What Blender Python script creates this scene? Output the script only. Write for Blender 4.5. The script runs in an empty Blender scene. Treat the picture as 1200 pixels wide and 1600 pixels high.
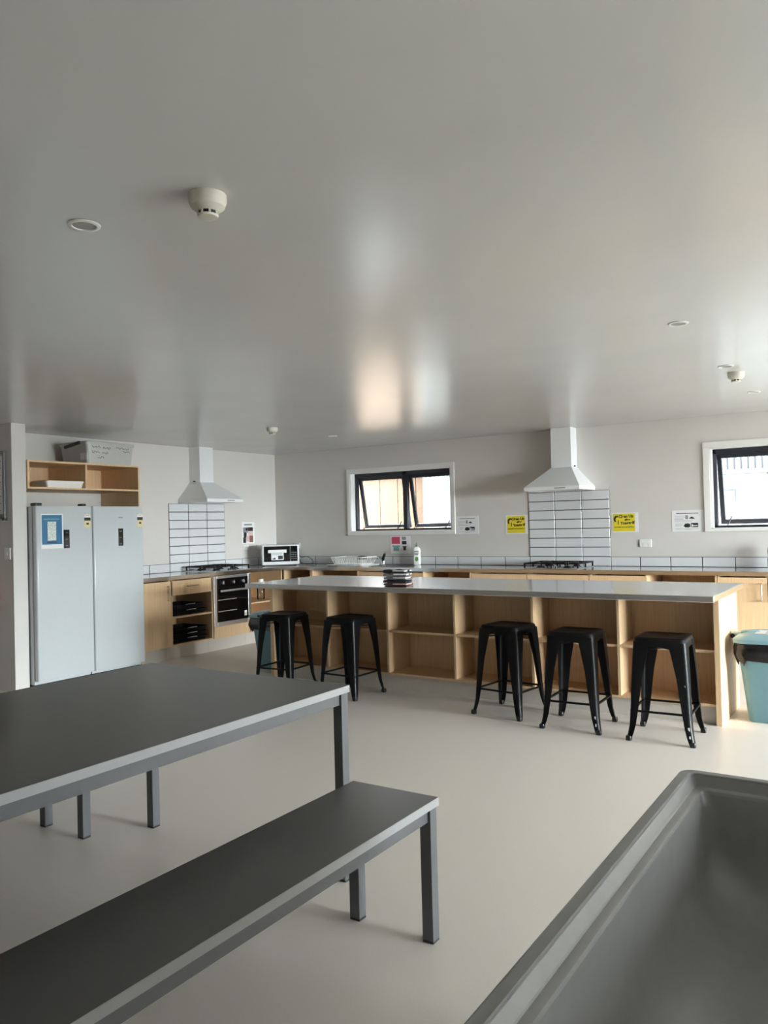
import bpy, bmesh, math, random
from mathutils import Vector, Matrix
random.seed(7)
S = bpy.context.scene
COL = S.collection
PI = math.pi

# ------------------------------------------------------------------ camera
yaw, pitch, roll = -0.579863, 0.015222, 0.0249
cam_d = bpy.data.cameras.new('camera')
cam = bpy.data.objects.new('camera', cam_d)
COL.objects.link(cam)
Xh = Vector((math.cos(yaw), -math.sin(yaw), 0))
Fh = Vector((math.sin(yaw), math.cos(yaw), 0))
Fw = Fh * math.cos(pitch) + Vector((0, 0, math.sin(pitch)))
Up = -Fh * math.sin(pitch) + Vector((0, 0, math.cos(pitch)))
Rt = Xh * math.cos(roll) - Up * math.sin(roll)
U2 = Xh * math.sin(roll) + Up * math.cos(roll)
M = Matrix((Rt, U2, -Fw)).transposed().to_4x4()
M.translation = (7.1282, -8.1981, 1.39864)
cam.matrix_world = M
cam_d.sensor_fit = 'VERTICAL'
cam_d.sensor_height = 24.0
cam_d.lens = 24.0 * 1236.5 / 1600.0
cam_d.clip_start = 0.02
S.camera = cam

# ------------------------------------------------------------------ world, light, exposure
SKY = 10.0              # thin cloud all round
SKY_EAST = 150.0        # the sun behind cloud brightens the eastern sky
w = bpy.data.worlds.new('overcast_sky')
S.world = w
w.use_nodes = True
wn = w.node_tree
bg = wn.nodes['Background']
bg.inputs[0].default_value = (0.94, 0.97, 1.0, 1)
wtc = wn.nodes.new('ShaderNodeTexCoord')
wdot = wn.nodes.new('ShaderNodeVectorMath')
wdot.operation = 'DOT_PRODUCT'
wdot.inputs[1].default_value = Vector((.72, -.30, .62)).normalized()
wn.links.new(wtc.outputs['Generated'], wdot.inputs[0])
wmr = wn.nodes.new('ShaderNodeMapRange')
wmr.interpolation_type = 'SMOOTHSTEP'
wmr.inputs['From Min'].default_value = .60
wmr.inputs['From Max'].default_value = 1.0
wmr.inputs['To Min'].default_value = SKY
wmr.inputs['To Max'].default_value = SKY + SKY_EAST
wn.links.new(wdot.outputs['Value'], wmr.inputs['Value'])
wn.links.new(wmr.outputs[0], bg.inputs[1])
S.view_settings.view_transform = 'Standard'
S.view_settings.look = 'None'
S.view_settings.gamma = 1.0
S.view_settings.exposure = 0.72
S.view_settings.use_curve_mapping = False
cy = S.cycles
cy.max_bounces = 10
cy.diffuse_bounces = 7
cy.glossy_bounces = 5
cy.transmission_bounces = 6
cy.transparent_max_bounces = 12
cy.caustics_reflective = False
cy.caustics_refractive = False
cy.sample_clamp_indirect = 6.0
cy.use_denoising = True

HC = 2.3736            # ceiling height
EX = 14.6               # east wall
SY = -10.2             # south wall
DOOR_Y0, DOOR_Y1, DOOR_H = -5.6, -.75, 2.2


def portal(name, loc, rot, sx, sy):
    """Guides the sky's own light through an opening; adds no light itself."""
    d = bpy.data.lights.new(name, 'AREA')
    d.shape = 'RECTANGLE'
    d.size, d.size_y = sx, sy
    d.cycles.is_portal = True
    o = bpy.data.objects.new(name, d)
    COL.objects.link(o)
    o.location = loc
    o.rotation_euler = rot


portal('door_daylight', (EX + .16, (DOOR_Y0 + DOOR_Y1) / 2, DOOR_H / 2), (0, PI / 2, 0), DOOR_H, DOOR_Y1 - DOOR_Y0)
portal('window_daylight', (1.98, .17, 1.68), (-PI / 2, 0, 0), 1.46, .75)
portal('window_daylight', (6.29, .17, 1.68), (-PI / 2, 0, 0), 1.46, .78)


# ------------------------------------------------------------------ materials
def new_mat(name):
    m = bpy.data.materials.new(name)
    m.use_nodes = True
    return m, m.node_tree, m.node_tree.nodes['Principled BSDF']


def mat(name, col, rough=.5, metal=0., spec=.5, noise=0., nscale=(30, 30, 30), bump=0., bscale=200., rnoise=0., coat=0.):
    m, nt, p = new_mat(name)
    p.inputs['Base Color'].default_value = (*col, 1)
    p.inputs['Roughness'].default_value = rough
    p.inputs['Metallic'].default_value = metal
    p.inputs['Specular IOR Level'].default_value = spec
    p.inputs['Coat Weight'].default_value = coat
    tc = nt.nodes.new('ShaderNodeTexCoord')
    mp = nt.nodes.new('ShaderNodeMapping')
    mp.inputs['Scale'].default_value = nscale
    nt.links.new(tc.outputs['Object'], mp.inputs['Vector'])
    n = nt.nodes.new('ShaderNodeTexNoise')
    n.inputs['Scale'].default_value = 1.0
    n.inputs['Detail'].default_value = 4.0
    nt.links.new(mp.outputs[0], n.inputs['Vector'])
    if noise > 0:
        r = nt.nodes.new('ShaderNodeMapRange')
        r.inputs['From Min'].default_value = .3
        r.inputs['From Max'].default_value = .7
        r.inputs['To Min'].default_value = 1 - noise
        r.inputs['To Max'].default_value = 1 + noise
        nt.links.new(n.outputs['Fac'], r.inputs['Value'])
        mx = nt.nodes.new('ShaderNodeVectorMath')
        mx.operation = 'SCALE'
        mx.inputs[0].default_value = col
        nt.links.new(r.outputs[0], mx.inputs['Scale'])
        nt.links.new(mx.outputs[0], p.inputs['Base Color'])
    if rnoise > 0:
        r2 = nt.nodes.new('ShaderNodeMapRange')
        r2.inputs['To Min'].default_value = max(0, rough - rnoise)
        r2.inputs['To Max'].default_value = rough + rnoise
        nt.links.new(n.outputs['Fac'], r2.inputs['Value'])
        nt.links.new(r2.outputs[0], p.inputs['Roughness'])
    if bump > 0:
        n2 = nt.nodes.new('ShaderNodeTexNoise')
        n2.inputs['Scale'].default_value = bscale
        n2.inputs['Detail'].default_value = 3.0
        nt.links.new(tc.outputs['Object'], n2.inputs['Vector'])
        b = nt.nodes.new('ShaderNodeBump')
        b.inputs['Strength'].default_value = bump
        b.inputs['Distance'].default_value = .001
        nt.links.new(n2.outputs['Fac'], b.inputs['Height'])
        nt.links.new(b.outputs[0], p.inputs['Normal'])
    return m


def wood(name, c1, c2, rough=.45):
    m, nt, p = new_mat(name)
    tc = nt.nodes.new('ShaderNodeTexCoord')
    mp = nt.nodes.new('ShaderNodeMapping')
    mp.inputs['Scale'].default_value = (55, 55, 2.2)
    n = nt.nodes.new('ShaderNodeTexNoise')
    n.inputs['Scale'].default_value = 1.6
    n.inputs['Detail'].default_value = 6
    n.inputs['Distortion'].default_value = .4
    cr = nt.nodes.new('ShaderNodeValToRGB')
    cr.color_ramp.elements[0].position = .32
    cr.color_ramp.elements[1].position = .68
    cr.color_ramp.elements[0].color = (*c1, 1)
    cr.color_ramp.elements[1].color = (*c2, 1)
    nt.links.new(tc.outputs['Object'], mp.inputs[0])
    nt.links.new(mp.outputs[0], n.inputs['Vector'])
    nt.links.new(n.outputs['Fac'], cr.inputs[0])
    nt.links.new(cr.outputs[0], p.inputs['Base Color'])
    p.inputs['Roughness'].default_value = rough
    return m


def glass_mat(name, tint=(.95, .98, .98)):
    m = bpy.data.materials.new(name)
    m.use_nodes = True
    nt = m.node_tree
    nt.nodes.clear()
    out = nt.nodes.new('ShaderNodeOutputMaterial')
    tr = nt.nodes.new('ShaderNodeBsdfTransparent')
    tr.inputs[0].default_value = (*tint, 1)
    gl = nt.nodes.new('ShaderNodeBsdfGlossy')
    gl.inputs['Roughness'].default_value = .02
    fr = nt.nodes.new('ShaderNodeFresnel')
    fr.inputs[0].default_value = 1.45
    mx = nt.nodes.new('ShaderNodeMixShader')
    nt.links.new(fr.outputs[0], mx.inputs[0])
    nt.links.new(tr.outputs[0], mx.inputs[1])
    nt.links.new(gl.outputs[0], mx.inputs[2])
    nt.links.new(mx.outputs[0], out.inputs[0])
    return m


WALL = mat('wall_paint', (.635, .61, .58), .55, noise=.015, nscale=(3, 3, 3), bump=.05, bscale=300)
CEIL = mat('ceiling_paint', (.64, .645, .64), .23, noise=.012, nscale=(2, 2, 2), bump=.12, bscale=9, rnoise=.03)
FLOOR = mat('floor_vinyl', (.755, .70, .645), .36, noise=.05, nscale=(260, 260, 260), bump=.08, bscale=120, rnoise=.04)
TRIMW = mat('trim_white', (.80, .79, .77), .4, noise=.01)
WOOD = wood('beech_laminate', (.60, .41, .235), (.71, .50, .30))
STEEL = mat('stainless_steel', (.76, .76, .76), .16, 1.0, noise=.04, nscale=(2, 90, 90), rnoise=.04)
STEELB = mat('stainless_bright', (.72, .72, .73), .3, 1.0, noise=.03, nscale=(60, 60, 4))
NICKEL = mat('satin_nickel', (.42, .36, .28), .35, 1.0, noise=.02)
CHROME = mat('chrome', (.8, .8, .82), .08, 1.0, noise=.01)
KICK = mat('kickboard', (.55, .51, .46), .4, noise=.03)
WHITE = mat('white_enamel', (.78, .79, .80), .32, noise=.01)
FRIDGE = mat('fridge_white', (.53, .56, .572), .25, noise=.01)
PLASTW = mat('white_plastic', (.80, .80, .77), .4, noise=.01)
CREAM = mat('cream_plastic', (.66, .64, .56), .45, noise=.015)
BLACK = mat('black_plastic', (.012, .012, .013), .4, noise=.05)
BLACKM = mat('black_iron', (.006, .006, .006), .6, .0, .25, noise=.1, nscale=(40, 40, 40))
STOOLM = mat('black_gloss_metal', (.004, .004, .0045), .36, .0, .18, noise=.05)
GLASSB = mat('black_glass', (.004, .004, .005), .06, noise=.02)
TILE = mat('tile_glaze', (.69, .70, .715), .12, noise=.012, nscale=(6, 6, 6))
GROUT = mat('grout', (.03, .03, .032), .8, noise=.08)
ALU = mat('window_aluminium', (.018, .021, .028), .4, noise=.03)
GLASS = glass_mat('window_glass')
TOPG = mat('charcoal_laminate', (.068, .066, .065), .30, noise=.03, nscale=(90, 90, 90), bump=.03, bscale=500)
EDGEG = mat('grey_edging', (.33, .34, .345), .4, noise=.02)
LEGG = mat('grey_powder_coat', (.095, .10, .107), .4, noise=.03)
TUBG = mat('grey_polyethylene', (.225, .225, .222), .30, noise=.04, nscale=(25, 25, 25), bump=.08, bscale=60)
TEAL = mat('teal_plastic', (.125, .26, .315), .38, noise=.02)
TEALL = mat('teal_lid_plastic', (.21, .375, .44), .3, noise=.02)
BAG = mat('black_bag_film', (.008, .008, .010), .22, noise=.1, bump=.5, bscale=40)
PAPER = mat('paper', (.80, .80, .81), .5, noise=.01)
YELLOW = mat('yellow_print', (.72, .60, .03), .5, noise=.02)
INK = mat('black_ink', (.015, .015, .015), .6, noise=.05)
INKG = mat('grey_ink', (.25, .25, .26), .6, noise=.05)
RED = mat('red_print', (.52, .06, .12), .5, noise=.03)
TEALP = mat('teal_print', (.22, .42, .40), .5, noise=.03)
BLUEP = mat('blue_print', (.010, .12, .25), .4, noise=.05)
BROWNP = mat('brown_print', (.22, .10, .08), .5, noise=.2, nscale=(80, 80, 80))
SKINP = mat('pale_pink_print', (.65, .45, .40), .5, noise=.2, nscale=(80, 80, 80))
MAPP = mat('pale_map_print', (.62, .66, .62), .5, noise=.35, nscale=(70, 70, 70))
ORANGEP = mat('orange_print', (.55, .15, .06), .5, noise=.03)
CREAMP = mat('yellow_label_print', (.70, .60, .30), .5, noise=.03)
TOWELB = mat('black_towel', (.02, .02, .022), .95, noise=.3, nscale=(300, 300, 300), bump=.8, bscale=600)
TOWELG = mat('grey_towel', (.13, .125, .125), .95, noise=.2, nscale=(300, 300, 300), bump=.8, bscale=600)
TOWELW = mat('white_towel', (.68, .67, .65), .95, noise=.1, nscale=(300, 300, 300), bump=.8, bscale=600)
TOWELR = mat('maroon_towel', (.085, .035, .04), .95, noise=.2, nscale=(300, 300, 300), bump=.8, bscale=600)
GREEN = mat('green_print', (.12, .25, .08), .5, noise=.2)
DKGREEN = mat('dark_cap_plastic', (.05, .06, .05), .4, noise=.05)
BOXP = mat('frosted_box_plastic', (.46, .465, .44), .35, noise=.03)
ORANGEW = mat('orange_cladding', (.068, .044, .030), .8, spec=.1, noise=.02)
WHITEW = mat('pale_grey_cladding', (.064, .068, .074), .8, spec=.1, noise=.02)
GREYW = mat('grey_pane', (.046, .055, .064), .3, noise=.05)
GROUND = mat('concrete_ground', (.45, .445, .43), .8, noise=.08, nscale=(4, 4, 4))
GRASS = mat('dry_grass', (.09, .09, .055), .8, noise=.2)
CLEARB = glass_mat('clear_bottle_plastic', (.80, .82, .82))


# ------------------------------------------------------------------ mesh builder
class MB:
    def __init__(s):
        s.bm = bmesh.new()

    def _faces(s, fs, mi):
        for f in fs:
            f.material_index = mi

    def box(s, x0, x1, y0, y1, z0, z1, mi=0, bev=0., seg=2, mtx=None):
        t = bmesh.new()
        bmesh.ops.create_cube(t, size=1)
        for v in t.verts:
            v.co = Vector(((x0 + x1) / 2 + v.co.x * (x1 - x0), (y0 + y1) / 2 + v.co.y * (y1 - y0), (z0 + z1) / 2 + v.co.z * (z1 - z0)))
        if bev > 0:
            bmesh.ops.bevel(t, geom=t.edges[:], offset=bev, segments=seg, affect='EDGES', profile=.5)
        s.merge(t, mi, mtx)
        return s

    def merge(s, t, mi=0, mtx=None):
        if mtx is not None:
            bmesh.ops.transform(t, matrix=mtx, verts=t.verts[:])
        vm = {}
        for v in t.verts:
            vm[v] = s.bm.verts.new(v.co)
        for f in t.faces:
            try:
                nf = s.bm.faces.new([vm[v] for v in f.verts])
                nf.material_index = mi
            except ValueError:
                pass
        t.free()

    def loft(s, rings, mi=0, cap0=True, cap1=True, closed=True):
        R = [[s.bm.verts.new(p) for p in r] for r in rings]
        n = len(R[0])
        for a, b in zip(R[:-1], R[1:]):
            for i in range(n if closed else n - 1):
                j = (i + 1) % n
                f = s.bm.faces.new((a[i], a[j], b[j], b[i]))
                f.material_index = mi
        if cap0:
            s.bm.faces.new(list(reversed(R[0]))).material_index = mi
        if cap1:
            s.bm.faces.new(R[-1]).material_index = mi
        return s

    def cyl(s, p0, p1, r0, r1=None, n=16, mi=0, caps=True):
        r1 = r0 if r1 is None else r1
        p0, p1 = Vector(p0), Vector(p1)
        d = (p1 - p0).normalized()
        a = d.orthogonal().normalized()
        b = d.cross(a)
        ring = lambda p, r: [p + (a * math.cos(2 * PI * i / n) + b * math.sin(2 * PI * i / n)) * r for i in range(n)]
        return s.loft([ring(p0, r0), ring(p1, r1)], mi, caps, caps)

    def lathe(s, prof, c=(0, 0, 0), n=28, mi=0, axis='z', cap0=True, cap1=True):
        c = Vector(c)
        rings = []
        for r, z in prof:
            rg = []
            for i in range(n):
                a = 2 * PI * i / n
                v = Vector((r * math.cos(a), r * math.sin(a), z))
                if axis == 'x':
                    v = Vector((v.z, v.x, v.y))
                elif axis == 'y':
                    v = Vector((v.x, -v.z, v.y))
                rg.append(c + v)
            rings.append(rg)
        return s.loft(rings, mi, cap0, cap1)

    def tube(s, pts, r, n=8, mi=0):
        pts = [Vector(p) for p in pts]
        rings = []
        prev = None
        for i, p in enumerate(pts):
            d = (pts[min(i + 1, len(pts) - 1)] - pts[max(i - 1, 0)]).normalized()
            a = d.orthogonal().normalized() if prev is None else (prev - d * prev.dot(d)).normalized()
            prev = a
            b = d.cross(a)
            rings.append([p + (a * math.cos(2 * PI * k / n) + b * math.sin(2 * PI * k / n)) * r for k in range(n)])
        return s.loft(rings, mi)

    def prism(s, poly, d, mi=0):
        """poly: list of 3d points, extruded by vector d"""
        d = Vector(d)
        return s.loft([[Vector(p) for p in poly], [Vector(p) + d for p in poly]], mi)

    def build(s, name, mats, parent=None, smooth=False, angle=35, off=None):
        bm = s.bm
        if off is not None:
            bmesh.ops.translate(bm, vec=-Vector(off), verts=bm.verts[:])
        bmesh.ops.recalc_face_normals(bm, faces=bm.faces[:])
        me = bpy.data.meshes.new(name)
        bm.to_mesh(me)
        bm.free()
        for m in (mats if isinstance(mats, (list, tuple)) else [mats]):
            me.materials.append(m)
        if smooth:
            for p in me.polygons:
                p.use_smooth = True
            me.set_sharp_from_angle(angle=math.radians(angle))
        o = bpy.data.objects.new(name, me)
        COL.objects.link(o)
        if parent:
            o.parent = parent
        return o


def rring(cx, cy, z, hx, hy, r, k=5):
    pts = []
    for (sx, sy, a0) in ((1, 1, 0), (-1, 1, PI / 2), (-1, -1, PI), (1, -1, 3 * PI / 2)):
        for i in range(k + 1):
            a = a0 + (PI / 2) * i / k
            pts.append(Vector((cx + sx * (hx - r) + r * math.cos(a), cy + sy * (hy - r) + r * math.sin(a), z)))
    return pts


class T:
    """a thing: an Empty at its base that parents its parts (parts are drawn in world coordinates when world=True)"""
    def __init__(s, name, label, cat, loc=(0, 0, 0), rz=0., group=None, world=True):
        s.o = bpy.data.objects.new(name, None)
        s.o.empty_display_size = .05
        COL.objects.link(s.o)
        s.loc = Vector(loc)
        s.o.location = loc
        s.o.rotation_euler = (0, 0, rz)
        s.world = world
        tag(s.o, label, cat, group)

    def part(s, name, mb, mats, parent=None, smooth=False, angle=35, label=None):
        o = mb.build(name, mats, parent or s.o, smooth, angle, s.loc if s.world else None)
        if label:
            o['label'] = label
        return o


def tag(o, label, cat, group=None):
    o['label'] = label
    o['category'] = cat
    if group:
        o['group'] = group
    return o


def single(name, mb, mats, label, cat, loc, smooth=False, group=None, angle=35):
    o = mb.build(name, mats, None, smooth, angle, loc)
    o.location = loc
    return tag(o, label, cat, group)


def struct(name, mb, mats, parent=None, smooth=False):
    o = mb.build(name, mats, parent, smooth)
    if parent is None:
        o['kind'] = 'structure'
    return o


def dup(root, loc, rz, label, group=None):
    def cp(o, par):
        c = o.copy()
        COL.objects.link(c)
        if par:
            c.parent = par
        for ch in list(o.children):
            cp(ch, c)
        return c
    r = cp(root, None)
    r.location = loc
    r.rotation_euler = (0, 0, rz)
    r['label'] = label
    if group:
        r['group'] = group
    return r


def text_part(name, body, size, mtx, m, parent, off=(0, 0, 0), bold=0., ax='CENTER'):
    cu = bpy.data.curves.new(name, 'FONT')
    cu.body = body
    cu.size = size
    cu.align_x = ax
    cu.align_y = 'CENTER'
    cu.extrude = .0004
    cu.offset = bold
    cu.materials.append(m)
    tmp = bpy.data.objects.new(name + '_tmp', cu)
    COL.objects.link(tmp)
    dg = bpy.context.evaluated_depsgraph_get()
    me = bpy.data.meshes.new_from_object(tmp.evaluated_get(dg))
    bpy.data.objects.remove(tmp)
    me.transform(mtx)
    me.transform(Matrix.Translation(-Vector(off)))
    o = bpy.data.objects.new(name, me)
    COL.objects.link(o)
    o.parent = parent
    return o


# frames that put a flat design (u right, v up, n out of the wall) on a wall
def on_back(x, z, d=.0):     # back wall, facing -y
    return Matrix(((1, 0, 0, x), (0, 0, -1, -d), (0, 1, 0, z), (0, 0, 0, 1)))


def on_left(y, z, d=.0):     # plane facing +x
    return Matrix(((0, 0, 1, d), (1, 0, 0, y), (0, 1, 0, z), (0, 0, 0, 1)))


# ================================================================== SETTING
# floor, ceiling
struct('floor', MB().box(-1.7, EX + .15, SY - .15, .15, -.12, 0), FLOOR)
struct('ceiling', MB().box(-1.7, EX + .15, SY - .15, .15, HC, HC + .12), CEIL)

W1 = (1.257, 2.710, 1.305, 2.055)
W2 = (5.570, 7.020, 1.270, 2.061)


def wall_with_holes(name, holes, x0, x1, y0, y1, z0, z1):
    """wall lying along x with rectangular openings"""
    mb = MB()
    xs = sorted({x0, x1, *[h[0] for h in holes], *[h[1] for h in holes]})
    for a, b in zip(xs[:-1], xs[1:]):
        hs = [h for h in holes if h[0] <= a and h[1] >= b]
        if hs:
            h = hs[0]
            mb.box(a, b, y0, y1, z0, h[2])
            mb.box(a, b, y0, y1, h[3], z1)
        else:
            mb.box(a, b, y0, y1, z0, z1)
    bmesh.ops.remove_doubles(mb.bm, verts=mb.bm.verts[:], dist=1e-5)
    return struct(name, mb, WALL)


wall_with_holes('wall_back', [W1, W2], -.15, EX + .15, 0, .14, 0, HC)
struct('wall_left', MB().box(-.15, 0, -4.03, 0, 0, HC), WALL)
struct('wall_nib', MB().box(-1.55, .58, -4.165, -4.03, 0, HC), WALL)
struct('wall_west', MB().box(-1.7, -1.55, SY, -4.03, 0, HC), WALL)
struct('wall_front', MB().box(-1.7, EX + .15, SY - .15, SY, 0, HC), WALL)
mb = MB()
mb.box(EX, EX + .15, SY, DOOR_Y0, 0, HC)
mb.box(EX, EX + .15, DOOR_Y1, 0, 0, HC)
mb.box(EX, EX + .15, DOOR_Y0, DOOR_Y1, DOOR_H, HC)
struct('wall_right', mb, WALL)
# glazed sliding doors in the right wall (they give the room its daylight)
f = MB()
n = 4
for i in range(n + 1):
    y = DOOR_Y0 + (DOOR_Y1 - DOOR_Y0) * i / n
    f.box(EX + .03, EX + .11, max(DOOR_Y0, y - .04), min(DOOR_Y1, y + .04), 0, DOOR_H)
f.box(EX + .03, EX + .11, DOOR_Y0, DOOR_Y1, DOOR_H - .07, DOOR_H)
f.box(EX + .03, EX + .11, DOOR_Y0, DOOR_Y1, .0, .09)
d1 = struct('door_1', f, ALU)
for i in range(n):
    y0 = DOOR_Y0 + (DOOR_Y1 - DOOR_Y0) * i / n
    y1 = DOOR_Y0 + (DOOR_Y1 - DOOR_Y0) * (i + 1) / n
    struct('glass_pane', MB().box(EX + .066, EX + .074, y0 + .04, y1 - .04, .09, DOOR_H - .07), GLASS, d1)


def window(name, W, trim_out, mull, ang):
    x0, x1, z0, z1 = W
    tw = .048
    # architrave and reveal lining in white
    t = MB()
    a, b, c, d = trim_out
    t.box(a, b, -.016, .0, z1, d, bev=.003)
    t.box(a, b, -.016, .0, c, z0, bev=.003)
    t.box(a, x0, -.016, .0, z0, z1, bev=.003)
    t.box(x1, b, -.016, .0, z0, z1, bev=.003)
    t.box(x0 - .001, x0 + .012, -.012, .085, z0, z1)
    t.box(x1 - .012, x1 + .001, -.012, .085, z0, z1)
    t.box(x0, x1, -.012, .085, z0 - .001, z0 + .012)
    t.box(x0, x1, -.012, .085, z1 - .012, z1 + .001)
    # fixed black frame
    f = MB()
    X0, X1, Z0, Z1 = x0 + .012, x1 - .012, z0 + .012, z1 - .012
    f.box(X0, X0 + .028, .08, .138, Z0, Z1, bev=.002)
    f.box(X1 - .028, X1, .08, .138, Z0, Z1, bev=.002)
    f.box(X0, X1, .08, .138, Z1 - .045, Z1, bev=.002)
    f.box(X0, X1, .08, .138, Z0, Z0 + .022, bev=.002)
    f.box(mull - .03, mull + .03, .08, .138, Z0, Z1, bev=.002)
    o = struct(name, f, ALU)
    struct('window_frame', t, TRIMW, o)
    for (s0, s1) in ((X0 + .03, mull - .032), (mull + .032, X1 - .03)):
        zt, zb = Z1 - .045, Z0 + .022
        mt = Matrix.Translation((0, .13, zt)) @ Matrix.Rotation(ang, 4, 'X') @ Matrix.Translation((0, -.13, -zt))
        s = MB()
        for bx in ((s0, s0 + .04, zb, zt), (s1 - .04, s1, zb, zt), (s0, s1, zt - .04, zt), (s0, s1, zb, zb + .04)):
            s.box(bx[0], bx[1], .115, .15, bx[2], bx[3], bev=.002, mtx=mt)
        so = struct('window_sash', s, ALU, o)
        g = MB().box(s0 + .04, s1 - .04, .130, .136, zb + .04, zt - .04, mtx=mt)
        struct('glass_pane', g, GLASS, so)
        for xs in (s0 + .09, s1 - .09):
            st = MB().tube([(xs, .07, zb - .004), (xs, .10, zb + .01), (xs + .03, .135, zb + .085)], .006, 6)
            struct('window_stay', st, ALU, so)
    return o


window('window_1', W1, (1.208, 2.757, 1.262, 2.104), 2.02, .20)
window('window_2', W2, (5.508, 7.082, 1.245, 2.119), 6.32, .20)

# skirting in the open stretches of wall
struct('baseboard_right', MB().box(EX - .012, EX, SY, DOOR_Y0, 0, .06).box(EX - .012, EX, DOOR_Y1, -.62, 0, .06), TRIMW)
struct('baseboard_front', MB().box(-1.55, EX - .012, SY, SY + .012, 0, .06), TRIMW)

# ------------------------------------------------------------------ outside
struct('ground', MB().box(-30, 40, -30, 30, -.35, -.13), GROUND)


def corrugated(name, x0, x1, y, z0, z1, m, pitch=.085, depth=.02, loc_label=None):
    mb = MB()
    pts = []
    n = int((x1 - x0) / pitch * 4)
    for i in range(n + 1):
        x = x0 + (x1 - x0) * i / n
        pts.append((x, y + depth * (0, .9, 1, .1)[i % 4]))
    lo = [mb.bm.verts.new((x, yy, z0)) for x, yy in pts]
    hi = [mb.bm.verts.new((x, yy, z1)) for x, yy in pts]
    for i in range(n):
        mb.bm.faces.new((lo[i], lo[i + 1], hi[i + 1], hi[i]))
    mb.box(x0, x1, y + .03, y + .3, z0, z1)
    return mb


bl = T('neighbouring_building', 'white corrugated building with a grey window standing outside the kitchen windows', 'building', (.45, 3.2, -.13))
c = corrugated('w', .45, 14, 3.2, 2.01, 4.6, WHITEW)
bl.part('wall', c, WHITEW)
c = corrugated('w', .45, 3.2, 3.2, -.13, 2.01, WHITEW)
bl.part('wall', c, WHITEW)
c = MB()
c.box(3.2, 14, 3.18, 3.5, -.13, 1.95)
bl.part('lower_wall', c, WHITEW)
bl.part('plinth', MB().box(.45, 14, 3.12, 3.2, -.13, 1.12), mat('white_bounce_plinth', (.42, .42, .41), .6, noise=.03))  # unseen bright plinth, added to strengthen the window's reflection on the ceiling
bl.part('flashing', MB().box(3.2, 14, 3.15, 3.24, 1.95, 2.01), WHITEW)
bl.part('shade_eave', MB().box(.3, 14.2, 2.35, 3.3, 2.95, 3.05), WHITEW)  # unseen eave, added to keep sky light off the wall below
wf = bl.part('window', MB().box(5.045, 5.665, 3.14, 3.185, .95, 1.945, bev=.004), WHITEW)
bl.part('pane', MB().box(5.10, 5.29, 3.13, 3.145, 1.74, 1.91).box(5.29, 5.60, 3.13, 3.145, 1.20, 1.91), GREYW, wf)
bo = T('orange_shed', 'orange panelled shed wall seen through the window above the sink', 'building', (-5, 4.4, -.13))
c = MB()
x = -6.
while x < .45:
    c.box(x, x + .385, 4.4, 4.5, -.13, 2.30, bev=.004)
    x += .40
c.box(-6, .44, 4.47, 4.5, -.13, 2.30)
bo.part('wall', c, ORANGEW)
bo.part('plinth', MB().box(-6, .44, 4.30, 4.42, -.13, 1.0), mat('pale_orange_bounce_plinth', (.48, .36, .27), .6, noise=.03))  # out of direct view, added as a warm reflector for the ceiling reflection
bo.part('fascia', MB().box(-6, .45, 4.3, 4.6, 2.30, 2.62), mat('pale_orange_fascia', (.09, .065, .05), .6, noise=.02))
struct('shade_roof', MB().box(-2.3, EX + .7, .14, .85, 2.45, 2.55), WHITEW)  # unseen overhang, added so less sky reaches the walls opposite
# grass tufts growing against the neighbour's wall
for gi, (gx, gy) in enumerate(((5.44, 2.75), (5.88, 2.7), (5.00, 2.75), (1.25, 2.4))):
    g = MB()
    for k in range(60):
        a = random.uniform(0, 2 * PI)
        r = random.uniform(.0, .11)
        p = Vector((gx + r * math.cos(a), gy + r * math.sin(a) * .6, -.13))
        h = random.uniform(1.25, 1.72) if gi < 3 else random.uniform(1.2, 1.9)
        lean = Vector((random.uniform(-.10, .10), random.uniform(-.2, .1), 0))
        g.loft([[p + Vector((-.006, 0, 0)), p + Vector((.006, 0, 0)), p + Vector((0, .006, 0))],
                [p + lean * .35 + Vector((-.005, 0, h * .6)), p + lean * .35 + Vector((.005, 0, h * .6)), p + lean * .35 + Vector((0, .005, h * .6))],
                [p + lean + Vector((-.001, 0, h)), p + lean + Vector((.001, 0, h)), p + lean + Vector((0, .001, h))]])
    single('tall_grass_clump', g, GRASS,
           ('clump of tall dry grass in front of the grey window outside, below its middle',
            'clump of tall dry grass outside at the grey window\'s far end, partly beyond the frame',
            'clump of tall dry grass outside beside the black window stay',
            'clump of tall thin stems outside between the two sashes of the sink window')[gi], 'plant', (gx, gy, -.13))

# ================================================================== TILES
def tiles(mb, wall, a0, z0, cols, rows, tw=.30, th=.10, t=.008, first=None, last=None):
    g = .0085
    for r in range(rows):
        for k in range(cols):
            u0, u1 = a0 + k * tw + g / 2, a0 + (k + 1) * tw - g / 2
            if first is not None:
                u0 = max(u0, first)
            if last is not None:
                u1 = min(u1, last)
            if u1 - u0 < .01:
                continue
            v0, v1 = z0 + r * th + g / 2, z0 + (r + 1) * th - g / 2
            if wall == 'b':
                mb.box(u0, u1, -t, -.001, v0, v1, 0, .0012, 1)
            else:
                mb.box(.001, t, u0, u1, v0, v1, 0, .0012, 1)
    A0, A1 = a0, a0 + cols * tw
    if first is not None:
        A0 = max(A0, first)
    if last is not None:
        A1 = min(A1, last)
    if wall == 'b':
        mb.box(A0, A1, -.005, -.0005, z0, z0 + rows * th, 1)
    else:
        mb.box(.0005, .005, A0, A1, z0, z0 + rows * th, 1)


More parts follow.
